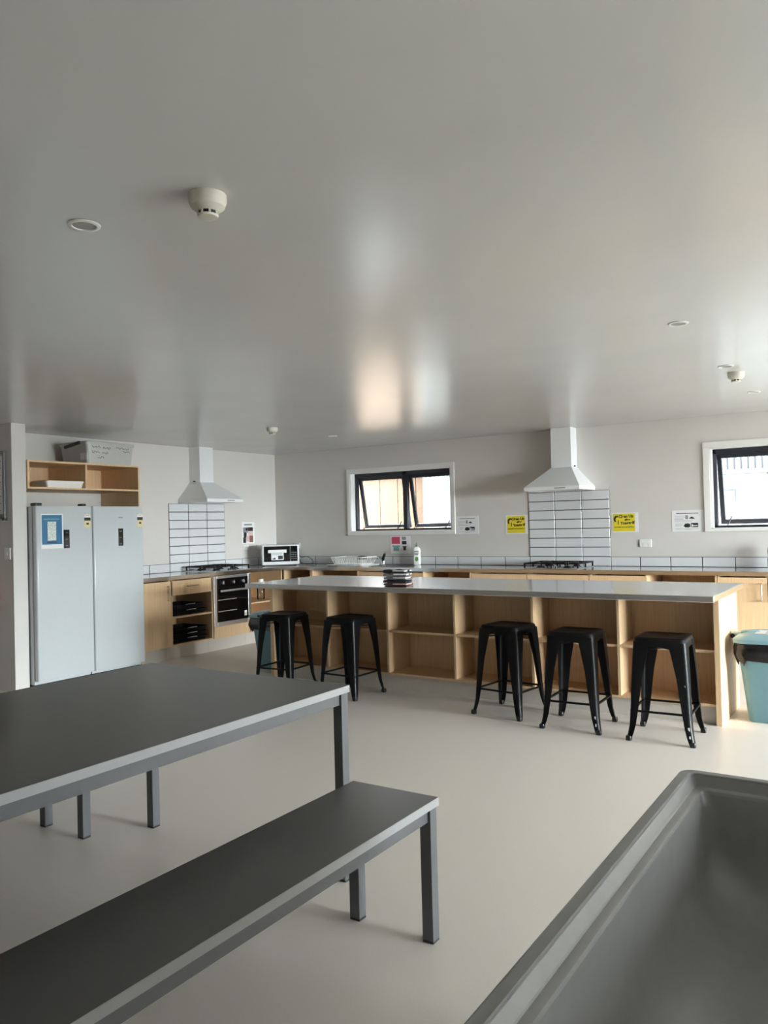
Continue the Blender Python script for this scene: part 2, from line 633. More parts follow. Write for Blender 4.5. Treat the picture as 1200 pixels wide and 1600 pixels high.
PX = 3.675
LY = -1.882
mb = MB(); tiles(mb, 'b', PX - 13 * .3, .90, 32, 1, first=.01, last=6.74)
single('tile_upstand', mb, [TILE, GROUT], 'single row of white rectangular tiles along the window wall', 'tiles', (PX, 0, .9))
mb = MB(); tiles(mb, 'l', LY - .9, .90, 10, 1, first=-2.78, last=-.01)
single('tile_upstand', mb, [TILE, GROUT], 'single row of white tiles along the wall behind the oven counter', 'tiles', (0, LY, .9))
mb = MB(); tiles(mb, 'b', PX, 1.0, 3, 7)
single('tile_splashback', mb, [TILE, GROUT], 'white tiled splashback between two yellow signs under the range hood', 'tiles', (PX, 0, 1.0))
mb = MB(); tiles(mb, 'l', LY, 1.0, 3, 7)
single('tile_splashback', mb, [TILE, GROUT], 'white tiled splashback above the oven and hob beside the fridges', 'tiles', (0, LY, 1.0))

# ================================================================== CABINETS
ZT = .858      # underside of worktops
ZB = .150      # underside of carcass


def frame_l(a0, a1):    # left run: cabinet spans y a0..a1, front at x .6 ; returns box function in (u along run, d depth from wall, z)
    return lambda mb, u0, u1, d0, d1, z0, z1, **k: mb.box(d0, d1, u0, u1, z0, z1, **k)


def frame_b():          # back run: spans x, front at y -.6
    return lambda mb, u0, u1, d0, d1, z0, z1, **k: mb.box(u0, u1, -d1, -d0, z0, z1, **k)


def handle(mb, bx, u, z, vertical, ln=.13, d=.60, wall='l'):
    pts = []
    for s, dd in ((-1, 0), (-1, .028), (1, .028), (1, 0)):
        if vertical:
            p = (u, d + dd, z + s * ln / 2)
        else:
            p = (u + s * ln / 2, d + dd, z)
        pts.append(Vector((p[1], p[0], p[2])) if wall == 'l' else Vector((p[0], -p[1], p[2])))
    # square the corners by doubling points
    full = [pts[0], pts[0].lerp(pts[1], .9), pts[1].lerp(pts[2], .03), pts[1].lerp(pts[2], .97), pts[3].lerp(pts[2], .9), pts[3]]
    mb.tube(full, .0055, 8)


def cabinet(wall, a0, a1, label, kind, shelf_z=(.46,), door_handle=None, group=None, drawer_z=None):
    bx = frame_b() if wall == 'b' else frame_l(a0, a1)
    mid = (a0 + a1) / 2
    loc = (mid, -.3, 0) if wall == 'b' else (.3, mid, 0)
    t = T('base_cabinet', label, 'cabinet', loc, group=group)
    th = .016
    D = .578
    m = MB()
    bx(m, a0, a0 + th, .01, D + (.02 if kind != 'door' and kind != 'drawers' else 0), ZB, ZT)
    t.part('side_panel', m, WOOD)
    m = MB()
    bx(m, a1 - th, a1, .01, D + (.02 if kind != 'door' and kind != 'drawers' else 0), ZB, ZT)
    t.part('side_panel', m, WOOD)
    m = MB(); bx(m, a0 + th, a1 - th, .01, .02, ZB, ZT); t.part('back_panel', m, WOOD)
    m = MB(); bx(m, a0 + th, a1 - th, .02, D + .02 * (kind in ('open', 'drawer_open')), ZB, ZB + th); t.part('bottom_panel', m, WOOD)
    m = MB(); bx(m, a0, a1, .50, .515, 0, ZB); t.part('kickboard', m, KICK)
    g = .0015
    if kind == 'door':
        m = MB(); bx(m, a0 + g, a1 - g, D + .002, D + .02, ZB, ZT - .012, bev=.001)
        dr = t.part('door', m, WOOD)
        if door_handle is not None:
            m = MB(); handle(m, bx, a0 + .045 if door_handle < 0 else a1 - .045, .72, True, .15, D + .02, wall)
            t.part('handle', m, NICKEL, dr, smooth=True)
    if kind in ('drawers', 'drawer_open'):
        zs = drawer_z or [(ZB, .38), (.383, .613), (.616, ZT - .012)]
        for (z0, z1) in zs:
            m = MB(); bx(m, a0 + g, a1 - g, D + .002, D + .02, z0, z1, bev=.001)
            dr = t.part('drawer', m, WOOD)
            m = MB(); handle(m, bx, mid, (z0 + z1) / 2 + .01, False, .15, D + .02, wall)
            t.part('handle', m, NICKEL, dr, smooth=True)
    if kind in ('open', 'drawer_open'):
        for z in shelf_z:
            m = MB(); bx(m, a0 + th, a1 - th, .02, D + .018, z - .018, z); t.part('shelf', m, WOOD)
    return t


# left run
cabinet('l', -2.787, -2.402, 'wooden cupboard with one door between the fridge and the open shelves', 'door', door_handle=1)
cabinet('l', -2.400, -1.797, 'wooden cabinet with one drawer over two open shelves of black trays', 'drawer_open', (.462,), drawer_z=[(.69, ZT - .012)])
# oven housing
oh = T('oven_housing', 'beech housing under and around the built-in oven', 'cabinet', (.3, -1.49, 0))
oh.part('side_panel', MB().box(.01, .598, -1.795, -1.781, ZB, ZT), WOOD)
oh.part('side_panel', MB().box(.01, .598, -1.201, -1.187, ZB, ZT), WOOD)
oh.part('filler_panel', MB().box(.582, .598, -1.794, -1.188, ZB, .281, bev=.001), WOOD)
oh.part('shelf', MB().box(.02, .58, -1.780, -1.202, .265, .281), WOOD)
oh.part('kickboard', MB().box(.50, .515, -1.795, -1.187, 0, ZB), KICK)
cabinet('l', -1.185, -.60, 'open corner cabinet with one shelf to the side of the oven', 'open', (.50,))
# back run
cabinet('b', .62, 1.062, 'dark open cabinet in the corner below the microwave', 'open', (.5,))
cabinet('b', 1.065, 1.765, 'open cabinet under the dish rack, seen over the island', 'open', (.5,))
cabinet('b', 1.768, 2.633, 'closed wooden cupboard under the sink, seen over the island', 'door')
cabinet('b', 2.636, 3.243, 'open dark cabinet behind the folded towels, beside the sink cupboard', 'open', (.5,))
cabinet('b', 3.246, 3.880, 'wooden drawer cabinet beside the hob on the sink side', 'drawers')
cabinet('b', 3.883, 4.533, 'wooden drawer cabinet directly under the gas hob of the window wall', 'drawers')
cabinet('b', 4.536, 5.075, 'wooden drawer cabinet beside the hob, below the wall socket', 'drawers')
cabinet('b', 5.078, 5.712, 'open dark cabinet at the island end below the larger white notice', 'open', (.5,))
cabinet('b', 5.715, 6.125, 'wooden cupboard with an upright handle behind the lidded teal bin', 'door', door_handle=1)
cabinet('b', 6.128, 6.728, 'wooden cupboard closing the worktop run beyond the one with the upright handle', 'door', door_handle=-1)

# worktops -----------------------------------------------------------
mb = MB()
poly = [(.0085, -.0085), (6.74, -.0085), (6.74, -.62), (.62, -.62), (.62, -2.787), (.0085, -2.787)]
mb.prism([(x, y, .86) for x, y in poly], (0, 0, .04))
bmesh.ops.bevel(mb.bm, geom=[e for e in mb.bm.edges if abs(e.verts[0].co.z - e.verts[1].co.z) < 1e-6], offset=.003, segments=2, affect='EDGES')
wt = T('stainless_worktop', 'L-shaped stainless steel worktop along the window wall and oven wall', 'worktop', (.31, -.31, .86))
wt.part('worktop', mb, STEEL)
# sink bowl laid almost flat on it; its inner shade is painted as darker steel
m = MB()
SX, SYc = 2.05, -.31
m.loft([rring(SX, SYc, .9035, .25, .20, .05), rring(SX, SYc, .9035, .235, .185, .045), rring(SX, SYc, .9030, .232, .182, .045)], 0, False, False)
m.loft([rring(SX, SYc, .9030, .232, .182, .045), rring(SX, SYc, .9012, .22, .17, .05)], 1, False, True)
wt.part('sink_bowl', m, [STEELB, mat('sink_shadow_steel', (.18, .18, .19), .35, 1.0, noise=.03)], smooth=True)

# ================================================================== ISLAND
IX0, IX1 = 2.150, 6.090
IY0, IY1 = -2.575, -1.915
isl = T('island_shelving', 'long beech island shelving with open pigeonholes facing the bar stools', 'shelving', ((IX0 + IX1) / 2, (IY0 + IY1) / 2, 0))
isl.part('end_panel', MB().box(IX1 - .036, IX1, IY0 - .012, IY1, 0, .858, bev=.001), WOOD)
isl.part('end_panel', MB().box(IX0, IX0 + .036, IY0 - .012, IY1, 0, .858, bev=.001), WOOD)
DV = [2.81, 3.452, 4.093, 4.760, 5.411]
for x in DV:
    isl.part('divider', MB().box(x - .009, x + .009, IY0, IY1 - .33, .14, .858), WOOD)
BK = -2.245
isl.part('back_panel', MB().box(IX0 + .036, IX1 - .036, BK, BK + .016, .14, .858), WOOD)
edges = [IX0 + .027] + DV + [IX1 - .027]
for a, b in zip(edges[:-1], edges[1:]):
    isl.part('shelf', MB().box(a + .009, b - .009, IY0 + .004, BK, .482, .500), WOOD)
isl.part('bottom_panel', MB().box(IX0 + .036, IX1 - .036, IY0, IY1, .122, .14), WOOD)
isl.part('kickboard', MB().box(IX0 + .036, IX1 - .036, IY0 + .03, IY0 + .046, 0, .122), KICK)
# closed back seen from the window side
isl.part('rear_panel', MB().box(IX0 + .036, IX1 - .036, IY1 - .016, IY1, .14, .858), WOOD)
iw = MB().box(2.215, 6.135, -2.985, -1.895, .860, .900, bev=.0035)
single('island_worktop', iw, STEEL, 'long stainless steel island top carrying the folded towels', 'worktop', (4.175, -2.44, .86))

# ================================================================== FRIDGES
def fridge(y0, y1, label, group):
    t = T('upright_fridge', label, 'fridge', (.35, (y0 + y1) / 2, 0), group=group)
    X = .70
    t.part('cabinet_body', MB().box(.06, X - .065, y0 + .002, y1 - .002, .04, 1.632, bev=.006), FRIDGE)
    m = MB()
    r = []
    for z, ins in ((.075, .010), (.085, .0), (1.625, .0), (1.637, .010)):
        hx, hy = .03 - ins * .6, (y1 - y0) / 2 - ins * .3
        r.append(rring(X - .03, (y0 + y1) / 2, z, hx, hy, .018))
    m.loft(r)
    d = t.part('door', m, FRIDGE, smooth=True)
    t.part('plinth', MB().box(.1, X - .07, y0 + .02, y1 - .02, .012, .04), BLACK)
    for yy in (y0 + .05, y1 - .05):
        t.part('foot', MB().cyl((X - .1, yy, 0), (X - .1, yy, .04), .02, n=10), BLACK)
        t.part('foot', MB().cyl((.12, yy, 0), (.12, yy, .04), .02, n=10), BLACK)
    return t, d, X


f1, d1_, X = fridge(-4.020, -3.432, 'white upright fridge with a blue poster on its door, beside the pillar', 'white upright fridges')
f2, d2_, X = fridge(-3.424, -2.836, 'white upright fridge without a poster, next to the wooden cabinets', 'white upright fridges')
f1.part('hinge_cover', MB().box(X - .09, X - .01, -4.015, -3.95, 1.637, 1.665, bev=.006), BLACK)
f1.part('hinge_cover', MB().box(X - .08, X - .01, -3.54, -3.49, 1.637, 1.66, bev=.008), BLACK)
for t, d, y, zc in ((f1, d1_, -3.715, 1.335), (f2, d2_, -3.115, 1.335)):
    t.part('control_panel', MB().box(X, X + .003, y - .03, y + .03, zc - .085, zc + .085, bev=.001), GLASSB, d)
    for k in range(3):
        t.part('indicator', MB().box(X + .003, X + .0035, y - .012, y + .012, zc + .055 - k * .06, zc + .060 - k * .06), INKG, d)
for t, d, yc in ((f1, d1_, -3.49), (f2, d2_, -2.875)):
    # star rating sticker: red fan over a black band over a pale panel
    t.part('rating_sticker', MB().box(X, X + .0012, yc - .033, yc + .033, 1.435, 1.505), CREAMP, d)
    m = MB()
    m.box(X, X + .0016, yc - .034, yc + .034, 1.500, 1.530)
    t.part('sticker_band', m, INK, d)
    m = MB()
    pts = [Vector((X + .0003, yc + .034 * math.cos(a), 1.530 + .034 * math.sin(a))) for a in [PI * i / 10 for i in range(11)]]
    m.prism(pts, (.001, 0, 0))
    t.part('sticker_fan', m, PLASTW, d)
    m = MB()
    for k in range(4):
        a = PI * (.25 + .17 * k)
        m.box(X, X + .0018, yc + .022 * math.cos(a) - .004, yc + .022 * math.cos(a) + .004, 1.530 + .022 * math.sin(a) - .004, 1.530 + .022 * math.sin(a) + .004)
    t.part('sticker_star', m, ORANGEP, d)
    t.part('sticker_number', MB().box(X, X + .0016, yc - .012, yc + .014, 1.462, 1.480), INK, d)
f2.part('badge', MB().box(X, X + .0015, -3.135, -3.085, 1.522, 1.532), INKG, d2_)
# blue poster taped to the fridge
p = T('blue_poster', 'blue and white poster with a pale map taped to the fridge door', 'poster', (X, -3.86, 1.27))
p.part('sheet', MB().box(X + .0005, X + .0015, -3.972, -3.752, 1.252, 1.566), PAPER)
p.part('blue_print', MB().box(X + .0015, X + .002, -3.965, -3.762, 1.290, 1.555), BLUEP)
p.part('picture', MB().box(X + .002, X + .0025, -3.908, -3.822, 1.325, 1.495), MAPP)
m = MB()
for k in range(9):
    m.box(X + .002, X + .0025, -3.945 + k * .018, -3.932 + k * .018, 1.513, 1.522)
p.part('heading', m, TEALP)
p.part('caption', MB().box(X + .002, X + .0025, -3.915, -3.815, 1.305, 1.312), INK)

# shelf unit above the fridges
sh = T('overhead_shelf', 'beech open shelf unit with two bays over the fridges', 'shelf', (.3, -3.41, 0))
sh.part('side_panel', MB().box(.002, .60, -2.806, -2.789, 0, 2.055), WOOD)
sh.part('side_panel', MB().box(.002, .60, -4.027, -4.009, 1.797, 2.055), WOOD)
sh.part('top_panel', MB().box(.002, .60, -4.009, -2.806, 2.038, 2.055), WOOD)
sh.part('bottom_panel', MB().box(.002, .60, -4.009, -2.806, 1.795, 1.812), WOOD)
sh.part('divider', MB().box(.012, .60, -3.428, -3.410, 1.812, 2.038), WOOD)
sh.part('back_panel', MB().box(.002, .012, -4.009, -2.806, 1.812, 2.038), WOOD)
# white food container in the shelf
m = MB()
m.loft([rring(.44, -3.62, 1.8135, .12, .185, .02), rring(.44, -3.62, 1.865, .13, .200, .03)])
c = T('food_container', 'low white lidded container lying in the shelf over the fridges', 'container', (.44, -3.62, 1.8135))
c.part('tub', m, PLASTW, smooth=True)
m = MB()
m.loft([rring(.44, -3.62, 1.865, .134, .204, .03), rring(.44, -3.62, 1.876, .134, .204, .03), rring(.44, -3.62, 1.882, .122, .192, .025)])
c.part('lid', m, PLASTW, smooth=True)
# storage box on top
b = T('storage_box', 'frosted plastic storage box with black handwriting standing on the shelf unit', 'box', (.33, -3.085, 2.056))
m = MB()
m.loft([rring(.33, -3.085, 2.056, .20, .262, .03), rring(.33, -3.085, 2.25, .215, .280, .03)])
b.part('tub', m, BOXP, smooth=True)
m = MB()
m.loft([rring(.33, -3.085, 2.25, .225, .290, .03), rring(.33, -3.085, 2.275, .225, .290, .03), rring(.33, -3.085, 2.282, .20, .265, .03)])
b.part('lid', m, BOXP, smooth=True)
m = MB()
m.box(.22, .46, -3.392, -3.372, 2.220, 2.250, bev=.004, mtx=Matrix.Translation((.34, -3.38, 2.235)) @ Matrix.Rotation(-.14, 4, 'Y') @ Matrix.Translation((-.34, 3.38, -2.22)))
b.part('latch', m, BLACK, label='black latch')
b.part('sticker', MB().box(.43, .53, -3.357, -3.352, 2.10, 2.165), PAPER)


def scribble(mb, y0, y1, z, amp, x, seed, th=.004):
    rnd = random.Random(seed)
    n = int((y1 - y0) / .008)
    pts = [Vector((x, y0 + (y1 - y0) * i / n, z + rnd.uniform(-amp, amp))) for i in range(n + 1)]
    mb.tube(pts, th * .5, 5)


for i, (y0, y1, z, amp) in enumerate(((-3.31, -3.21, 2.225, .016), (-3.18, -3.09, 2.220, .013), (-3.31, -3.22, 2.175, .013), (-3.19, -3.12, 2.172, .013),
                                     (-3.24, -3.16, 2.125, .012), (-3.03, -2.87, 2.225, .010), (-2.94, -2.86, 2.195, .010))):
    m = MB()
    scribble(m, y0, y1, z, amp, .5455 - (2.25 - z) * .075, i)
    b.part('handwriting', m, INK)

# ================================================================== OVEN
ov = T('built_in_oven', 'stainless framed oven with a black glass door set in the cabinets', 'oven', (.3, -1.491, .281))
Y0, Y1 = -1.779, -1.203
ov.part('body', MB().box(.05, .598, Y0, Y1, .283, .850), BLACK)
YA, YB_ = -1.791, -1.190
m = MB()
m.box(.600, .618, YA, YA + .045, .283, .855, bev=.002)
m.box(.600, .618, YB_ - .045, YB_, .283, .855, bev=.002)
m.box(.600, .618, YA + .045, YB_ - .045, .825, .855, bev=.002)
m.box(.600, .618, YA + .045, YB_ - .045, .283, .330, bev=.002)
ov.part('frame', m, STEELB)
ov.part('control_panel', MB().box(.600, .616, YA + .047, YB_ - .047, .720, .823), GLASSB)
for yy in (-1.66, -1.49, -1.325):
    m = MB().cyl((.616, yy, .775), (.640, yy, .775), .016, .013, 18)
    m.box(.628, .645, yy - .004, yy + .004, .755, .798, bev=.001)
    ov.part('knob', m, STEELB, smooth=True)
dr = ov.part('door', MB().box(.600, .616, YA + .047, YB_ - .047, .332, .716), GLASSB)
m = MB().box(.640, .656, -1.715, -1.235, .672, .694, bev=.004)
m.box(.616, .642, -1.69, -1.67, .676, .690)
m.box(.616, .642, -1.28, -1.26, .676, .690)
ov.part('handle', m, STEELB, dr)
for z in (.575, .445):
    ov.part('rack', MB().box(.6160, .6168, -1.73, -1.43, z, z + .010), mat('oven_rack_wire', (.45, .45, .45), .4, .6, noise=.05), dr)
ov.part('sticker', MB().box(.6160, .6172, -1.305, -1.265, .365, .425), PAPER, dr)
m = MB()
m.box(.6172, .6176, -1.297, -1.273, .372, .400)
ov.part('sticker_print', m, CREAMP, dr)

# ================================================================== HOBS
def hob(cx, cy_, wall, label):
    t = T('gas_hob', label, 'hob', (cx, cy_, .90))
    R = Matrix.Translation((cx, cy_, .90)) @ (Matrix.Rotation(0, 4, 'Z') if wall == 'b' else Matrix.Rotation(PI / 2, 4, 'Z'))
    # local: u along wall (-.3...3), v depth (-.25 front .. .25 back)
    m = MB().box(-.29, .29, -.25, .25, .0005, .008, bev=.002, mtx=R)
    t.part('tray', m, STEELB)
    for (u, v, r) in ((-.15, -.12, .032), (.15, -.12, .042), (-.15, .12, .042), (.15, .12, .032)):
        m = MB()
        c = R @ Vector((u, v, 0))
        m.lathe([(r + .014, .008), (r + .014, .014), (r, .018), (r, .026), (r * .8, .029)], (c.x, c.y, .90), 20)
        t.part('burner', m, BLACKM, smooth=True)
    for s in (-1, 1):
        m = MB()
        u0, u1 = (s * .148 - .135), (s * .148 + .135)
        for v in (-.225, .225):
            m.box(u0, u1, v - .006, v + .006, .046, .060, mtx=R)
        for u in (u0, u1):
            m.box(u - .006, u + .006, -.23, .23, .046, .060, mtx=R)
        for v in (-.12, .12):
            m.box(u0, s * .148 - .03, v - .005, v + .005, .048, .062, mtx=R)
            m.box(s * .148 + .03, u1, v - .005, v + .005, .048, .062, mtx=R)
            m.box(s * .148 - .005, s * .148 + .005, v + .03, v + .115, .048, .062, mtx=R)
            m.box(s * .148 - .005, s * .148 + .005, v - .115, v - .03, .048, .062, mtx=R)
        for u in (u0, u1):
            for v in (-.225, .225, 0):
                m.box(u - .007, u + .007, v - .007, v + .007, .008, .060, mtx=R)
        t.part('trivet', m, BLACKM)
    for k in range(4):
        c = R @ Vector((-.06 + k * .04, -.235, 0))
        m = MB().cyl((c.x, c.y, .908), (c.x, c.y, .930), .014, .012, 14)
        t.part('knob', m, BLACK, smooth=True)
    return t


hob(4.125, -.325, 'b', 'black gas hob set in the window wall worktop under the yellow signs')
hob(.325, -1.432, 'l', 'black gas hob set in the worktop above the oven')


# ================================================================== HOODS
def hood(wall, c, label):
    t = T('range_hood', label, 'range hood', (c, -.24, 1.703) if wall == 'b' else (.24, c, 1.703))

    def P(u, d, z):
        return Vector((c + u, -d, z)) if wall == 'b' else Vector((d, c + u, z))
    ring = lambda hw, d, z, d0=.0008: [P(-hw, d0, z), P(hw, d0, z), P(hw, d, z), P(-hw, d, z)]
    m = MB()
    m.loft([ring(.295, .48, 1.703), ring(.297, .482, 1.706), ring(.297, .482, 1.741)], 0, False, False)
    m.loft([ring(.297, .482, 1.741), ring(.112, .180, 1.950)], 0, False, True)
    m.loft([ring(.295, .48, 1.703), ring(.28, .465, 1.703, .02)], 0, False, False)
    m.loft([ring(.28, .465, 1.703, .02), ring(.28, .465, 1.712, .02)], 0, False, True)
    t.part('canopy', m, WHITE)
    t.part('flue', MB().loft([ring(.110, .177, 1.945), ring(.110, .177, HC - .001)]), WHITE)
    m = MB()
    for s in (-1, 1):
        q = [P(s * .14 - .125, .06, 1.7085), P(s * .14 + .125, .06, 1.7085), P(s * .14 + .125, .44, 1.7085), P(s * .14 - .125, .44, 1.7085)]
        t.part('filter', MB().prism(q, (0, 0, .003)), STEELB)
    q = [P(.03, .482, 1.718), P(.15, .482, 1.718), P(.15, .4835, 1.718), P(.03, .4835, 1.718)]
    t.part('control_strip', MB().prism(q, (0, 0, .010)), INKG)
    q = [P(.1105, .07, 1.957), P(.1105, .10, 1.957), P(.120, .10, 1.957), P(.120, .07, 1.957)]
    if wall == 'l':
        q = [P(-.1105, .07, 1.957), P(-.1105, .10, 1.957), P(-.120, .10, 1.957), P(-.120, .07, 1.957)]
    t.part('screw', MB().prism(q, (0, 0, .012)), BLACK)


hood('b', 4.127, 'white pyramid range hood on the window wall between the two windows')
hood('l', -1.438, 'white pyramid range hood above the oven beside the fridges')

# ================================================================== TRAYS AND BOTTLES IN THE OPEN CABINETS
def tray(y, z, hx, hy, h, label, m_=BLACKM, x=.36):
    t = T('oven_tray', label, 'tray', (x, y, z), group='black oven trays')
    m = MB()
    m.loft([rring(x, y, z, hx - .02, hy - .02, .02), rring(x, y, z + h, hx, hy, .03), rring(x, y, z + h, hx + .012, hy + .012, .035),
            rring(x, y, z + h - .004, hx + .012, hy + .012, .035)], 0, True, False)
    m.loft([rring(x, y, z + h, hx, hy, .03), rring(x, y, z + .006, hx - .02, hy - .02, .02)], 0, False, True)
    t.part('pan', m, m_, smooth=True)
    for s in (-1, 1):
        t.part('handle', MB().tube([(x + s * (hx + .008), y - .06, z + h), (x + s * (hx + .035), y - .05, z + h + .008), (x + s * (hx + .035), y + .05, z + h + .008), (x + s * (hx + .008), y + .06, z + h)], .004, 6), STEELB)


tray(-2.10, .4635, .20, .255, .05, 'black tray under the other tray on the upper open shelf beside the oven')
tray(-2.11, .5190, .20, .24, .055, 'deep black tray with its rim up, topmost on the upper open shelf')
tray(-2.10, .167, .21, .255, .045, 'lowest black tray of the pile on the bottom shelf beside the oven')
tray(-2.10, .2165, .21, .25, .045, 'second lowest black tray of the pile on the bottom shelf')
tray(-2.09, .2660, .20, .24, .050, 'topmost black tray of the pile on the bottom shelf, under the shelf board')
bt = T('clear_jar', 'clear tall jar standing on the open shelf next to the oven', 'jar', (.42, -.80, .501))
m = MB(); m.lathe([(.045, .501), (.048, .51), (.048, .69), (.035, .71)], (.42, -.80, 0), 20)
bt.part('body', m, CLEARB, smooth=True)
m = MB(); m.lathe([(.036, .71), (.038, .712), (.038, .75), (.034, .753)], (.42, -.80, 0), 20)
bt.part('lid', m, PLASTW, smooth=True)


def detergent(x, y, label, rz=0.):
    t = T('detergent_bottle', label, 'bottle', (x, y, .9005), rz, group='white detergent bottles', world=False)
    m = MB()
    prof = [(.038, .0, .026), (.046, .006, .030), (.047, .09, .031), (.042, .12, .028), (.047, .165, .030), (.040, .195, .027), (.022, .212, .018), (.013, .218, .013)]
    m.loft([rring(0, 0, z, a, b_, min(a, b_) * .75) for a, z, b_ in prof])
    t.part('body', m, PLASTW, smooth=True, angle=50)
    m = MB(); m.lathe([(.013, .218), (.015, .220), (.014, .240), (.006, .245), (.005, .262), (.003, .264)], (0, 0, 0), 16)
    t.part('cap', m, DKGREEN, smooth=True)
    t.part('label', MB().box(-.028, .028, -.0325, -.0305, .130, .142).box(-.028, .028, -.0325, -.0305, .152, .170).box(-.02, .02, -.0325, -.0305, .118, .130), INKG)
    t.part('label', MB().prism([(-.020, -.0325, .060), (0, -.0325, .040), (.022, -.0325, .062), (.020, -.0325, .095), (-.010, -.0325, .100)], (0, .0015, 0)), GREEN)
    return t


detergent(2.262, -.075, 'white dish detergent bottle standing behind the sink under the first window', .35)
detergent(6.115, -.12, 'white dish detergent bottle at the picture edge below the second window', .35)

# tap
tp = T('mixer_tap', 'chrome and black mixer tap rising behind the sink', 'tap', (1.80, -.11, .90))
m = MB(); m.lathe([(.028, .9005), (.028, .906), (.024, .910), (.024, .985), (.020, .995)], (1.80, -.11, 0), 18)
tp.part('body', m, CHROME, smooth=True)
tp.part('spout', MB().tube([(1.80, -.11, .95), (1.80, -.16, .985), (1.80, -.22, .99), (1.80, -.26, .965)], .013, 10), CHROME, smooth=True)
tp.part('lever', MB().tube([(1.795, -.112, .93), (1.815, -.13, .985), (1.850, -.15, 1.035)], .017, 10), BLACK, smooth=True)
tp.part('lever_cap', MB().tube([(1.852, -.151, 1.035), (1.862, -.156, 1.052)], .015, 10), CHROME, smooth=True)

# dish rack
dk = T('dish_rack', 'white wire dish rack draining beside the sink', 'dish rack', (1.50, -.30, .90))
m = MB()
m.loft([rring(1.49, -.30, .9005, .26, .19, .03), rring(1.49, -.30, .914, .272, .205, .03), rring(1.49, -.30, .918, .268, .20, .03), rring(1.49, -.30, .908, .25, .18, .03)], 0, True, True)
dk.part('drip_tray', m, PLASTW, smooth=True)
m = MB()
for z, hx, hy in ((.922, .20, .135), (1.005, .235, .165)):
    pts = rring(1.49, -.29, z, hx, hy, .03)
    m.tube(pts + [pts[0]], .006, 6)
lo, hi = rring(1.49, -.29, .922, .20, .135, .001, 1), rring(1.49, -.29, 1.005, .235, .165, .001, 1)
for k in range(15):
    s = -1 + 2 * k / 14
    for sy in (-1, 1):
        m.tube([(1.49 + s * .19, -.29 + sy * .135, .922), (1.49 + s * .222, -.29 + sy * .165, 1.005)], .0036, 5)
    m.tube([(1.49 + s * .19, -.425, .922), (1.49 + s * .19, -.155, .922)], .0025, 5)
for k in range(9):
    s = -1 + 2 * k / 8
    for sx in (-1, 1):
        m.tube([(1.49 + sx * .20, -.29 + s * .125, .922), (1.49 + sx * .235, -.29 + s * .155, 1.005)], .0036, 5)
dk.part('wire_basket', m, PLASTW)
m = MB(); m.lathe([(.055, .0), (.06, .02), (.06, .035), (.03, .04)], (1.60, -.27, .975), 20)
single('dark_bowl', m, BLACKM, 'small dark bowl upturned in the wire dish rack', 'bowl', (1.60, -.27, .975), smooth=True)
# folded cloth on rack front
m = MB()
n = 14
rings = []
for i in range(n + 1):
    u = i / n
    rings.append([Vector((1.43 + .30 * u, -.565 + .045 * v, .9025 + .022 * math.sin(PI * u) * (1 - abs(v - .5)) + .006 * math.sin(9 * u + 3 * v))) for v in (0, .25, .5, .75, 1)] +
                 [Vector((1.43 + .30 * u, -.565 + .045 * v, .9007)) for v in (1, .5, 0)])
m.loft(rings)
single('dish_cloth', m, mat('pale_blue_cloth', (.55, .66, .74), .9, noise=.2, nscale=(120, 120, 120), bump=.5, bscale=300), 'pale blue dish cloth lying in front of the wire dish rack', 'cloth', (1.58, -.54, .9007), smooth=True)

# ================================================================== MICROWAVE (turned across the corner)
MW = (.40, -.40)
mw = T('microwave', 'white microwave with a black door set across the corner worktop', 'microwave', (MW[0], MW[1], .9005), PI / 4, world=False)
# local: front faces -y
m = MB().box(-.235, .235, -.15, .17, .012, .265, bev=.010)
mw.part('casing', m, WHITE)
m = MB().box(-.212, .118, -.156, -.150, .055, .250, bev=.003)
dr = mw.part('door', m, GLASSB)
m = MB().box(.122, .212, -.156, -.150, .055, .250, bev=.003)
cp = mw.part('control_panel', m, GLASSB)
m = MB()
for r_ in range(4):
    for k in range(3):
        m.box(.135 + k * .024, .150 + k * .024, -.1565, -.1558, .085 + r_ * .026, .093 + r_ * .026)
mw.part('keypad', m, INKG, cp)
for sx in (-1, 1):
    for sy in (-.12, .14):
        mw.part('foot', MB().cyl((sx * .2, sy, 0), (sx * .2, sy, .013), .014, n=10), BLACK)
m = MB().box(-.120, .035, -.1575, -.1566, .075, .175)
m.box(-.160, .075, -.1582, -.1572, .165, .205)
pn = single('paper_notice', m, PAPER, 'white paper notice taped to the microwave door', 'notice', (0, 0, 0))
m = MB().box(-.035, .025, -.1588, -.1576, .085, .130)
m.box(-.105, -.065, -.1588, -.1576, .083, .095)
m.box(-.09, -.07, -.1588, -.1576, .095, .105)
q = m.build('print', INK, pn)
m = MB()
for k in range(4):
    m.box(-.11, .02, -.1588, -.1576, .140 + k * .008, .143 + k * .008)
m.build('print', INKG, pn)
pn.location = (MW[0], MW[1], .9005)
pn.rotation_euler = (0, 0, PI / 4)

# ================================================================== SOCKETS AND SWITCHES
def socket(Mx, wd, ht, label, name='wall_socket', cat='socket', n=2):
    t = T(name, label, cat, Mx.translation)
    t.part('plate', MB().box(-wd / 2, wd / 2, -ht / 2, ht / 2, 0, .010, bev=.003, mtx=Mx), PLASTW)
    if n:
        for k in range(n):
            u = (k - (n - 1) / 2) * wd * .48
            t.part('rocker_switch', MB().box(u - .008, u + .008, ht * .12, ht * .34, .010, .0125, bev=.001, mtx=Mx), PLASTW)
            m = MB()
            for du, dz, ang in ((-.007, 0, .5), (.007, 0, -.5), (0, -.014, 0)):
                m.box(-.0012, .0012, -.004, .004, .0098, .0104, mtx=Mx @ Matrix.Translation((u + du, -ht * .12 + dz, 0)) @ Matrix.Rotation(ang, 4, 'Z'))
            t.part('slot', m, INK)
    return t


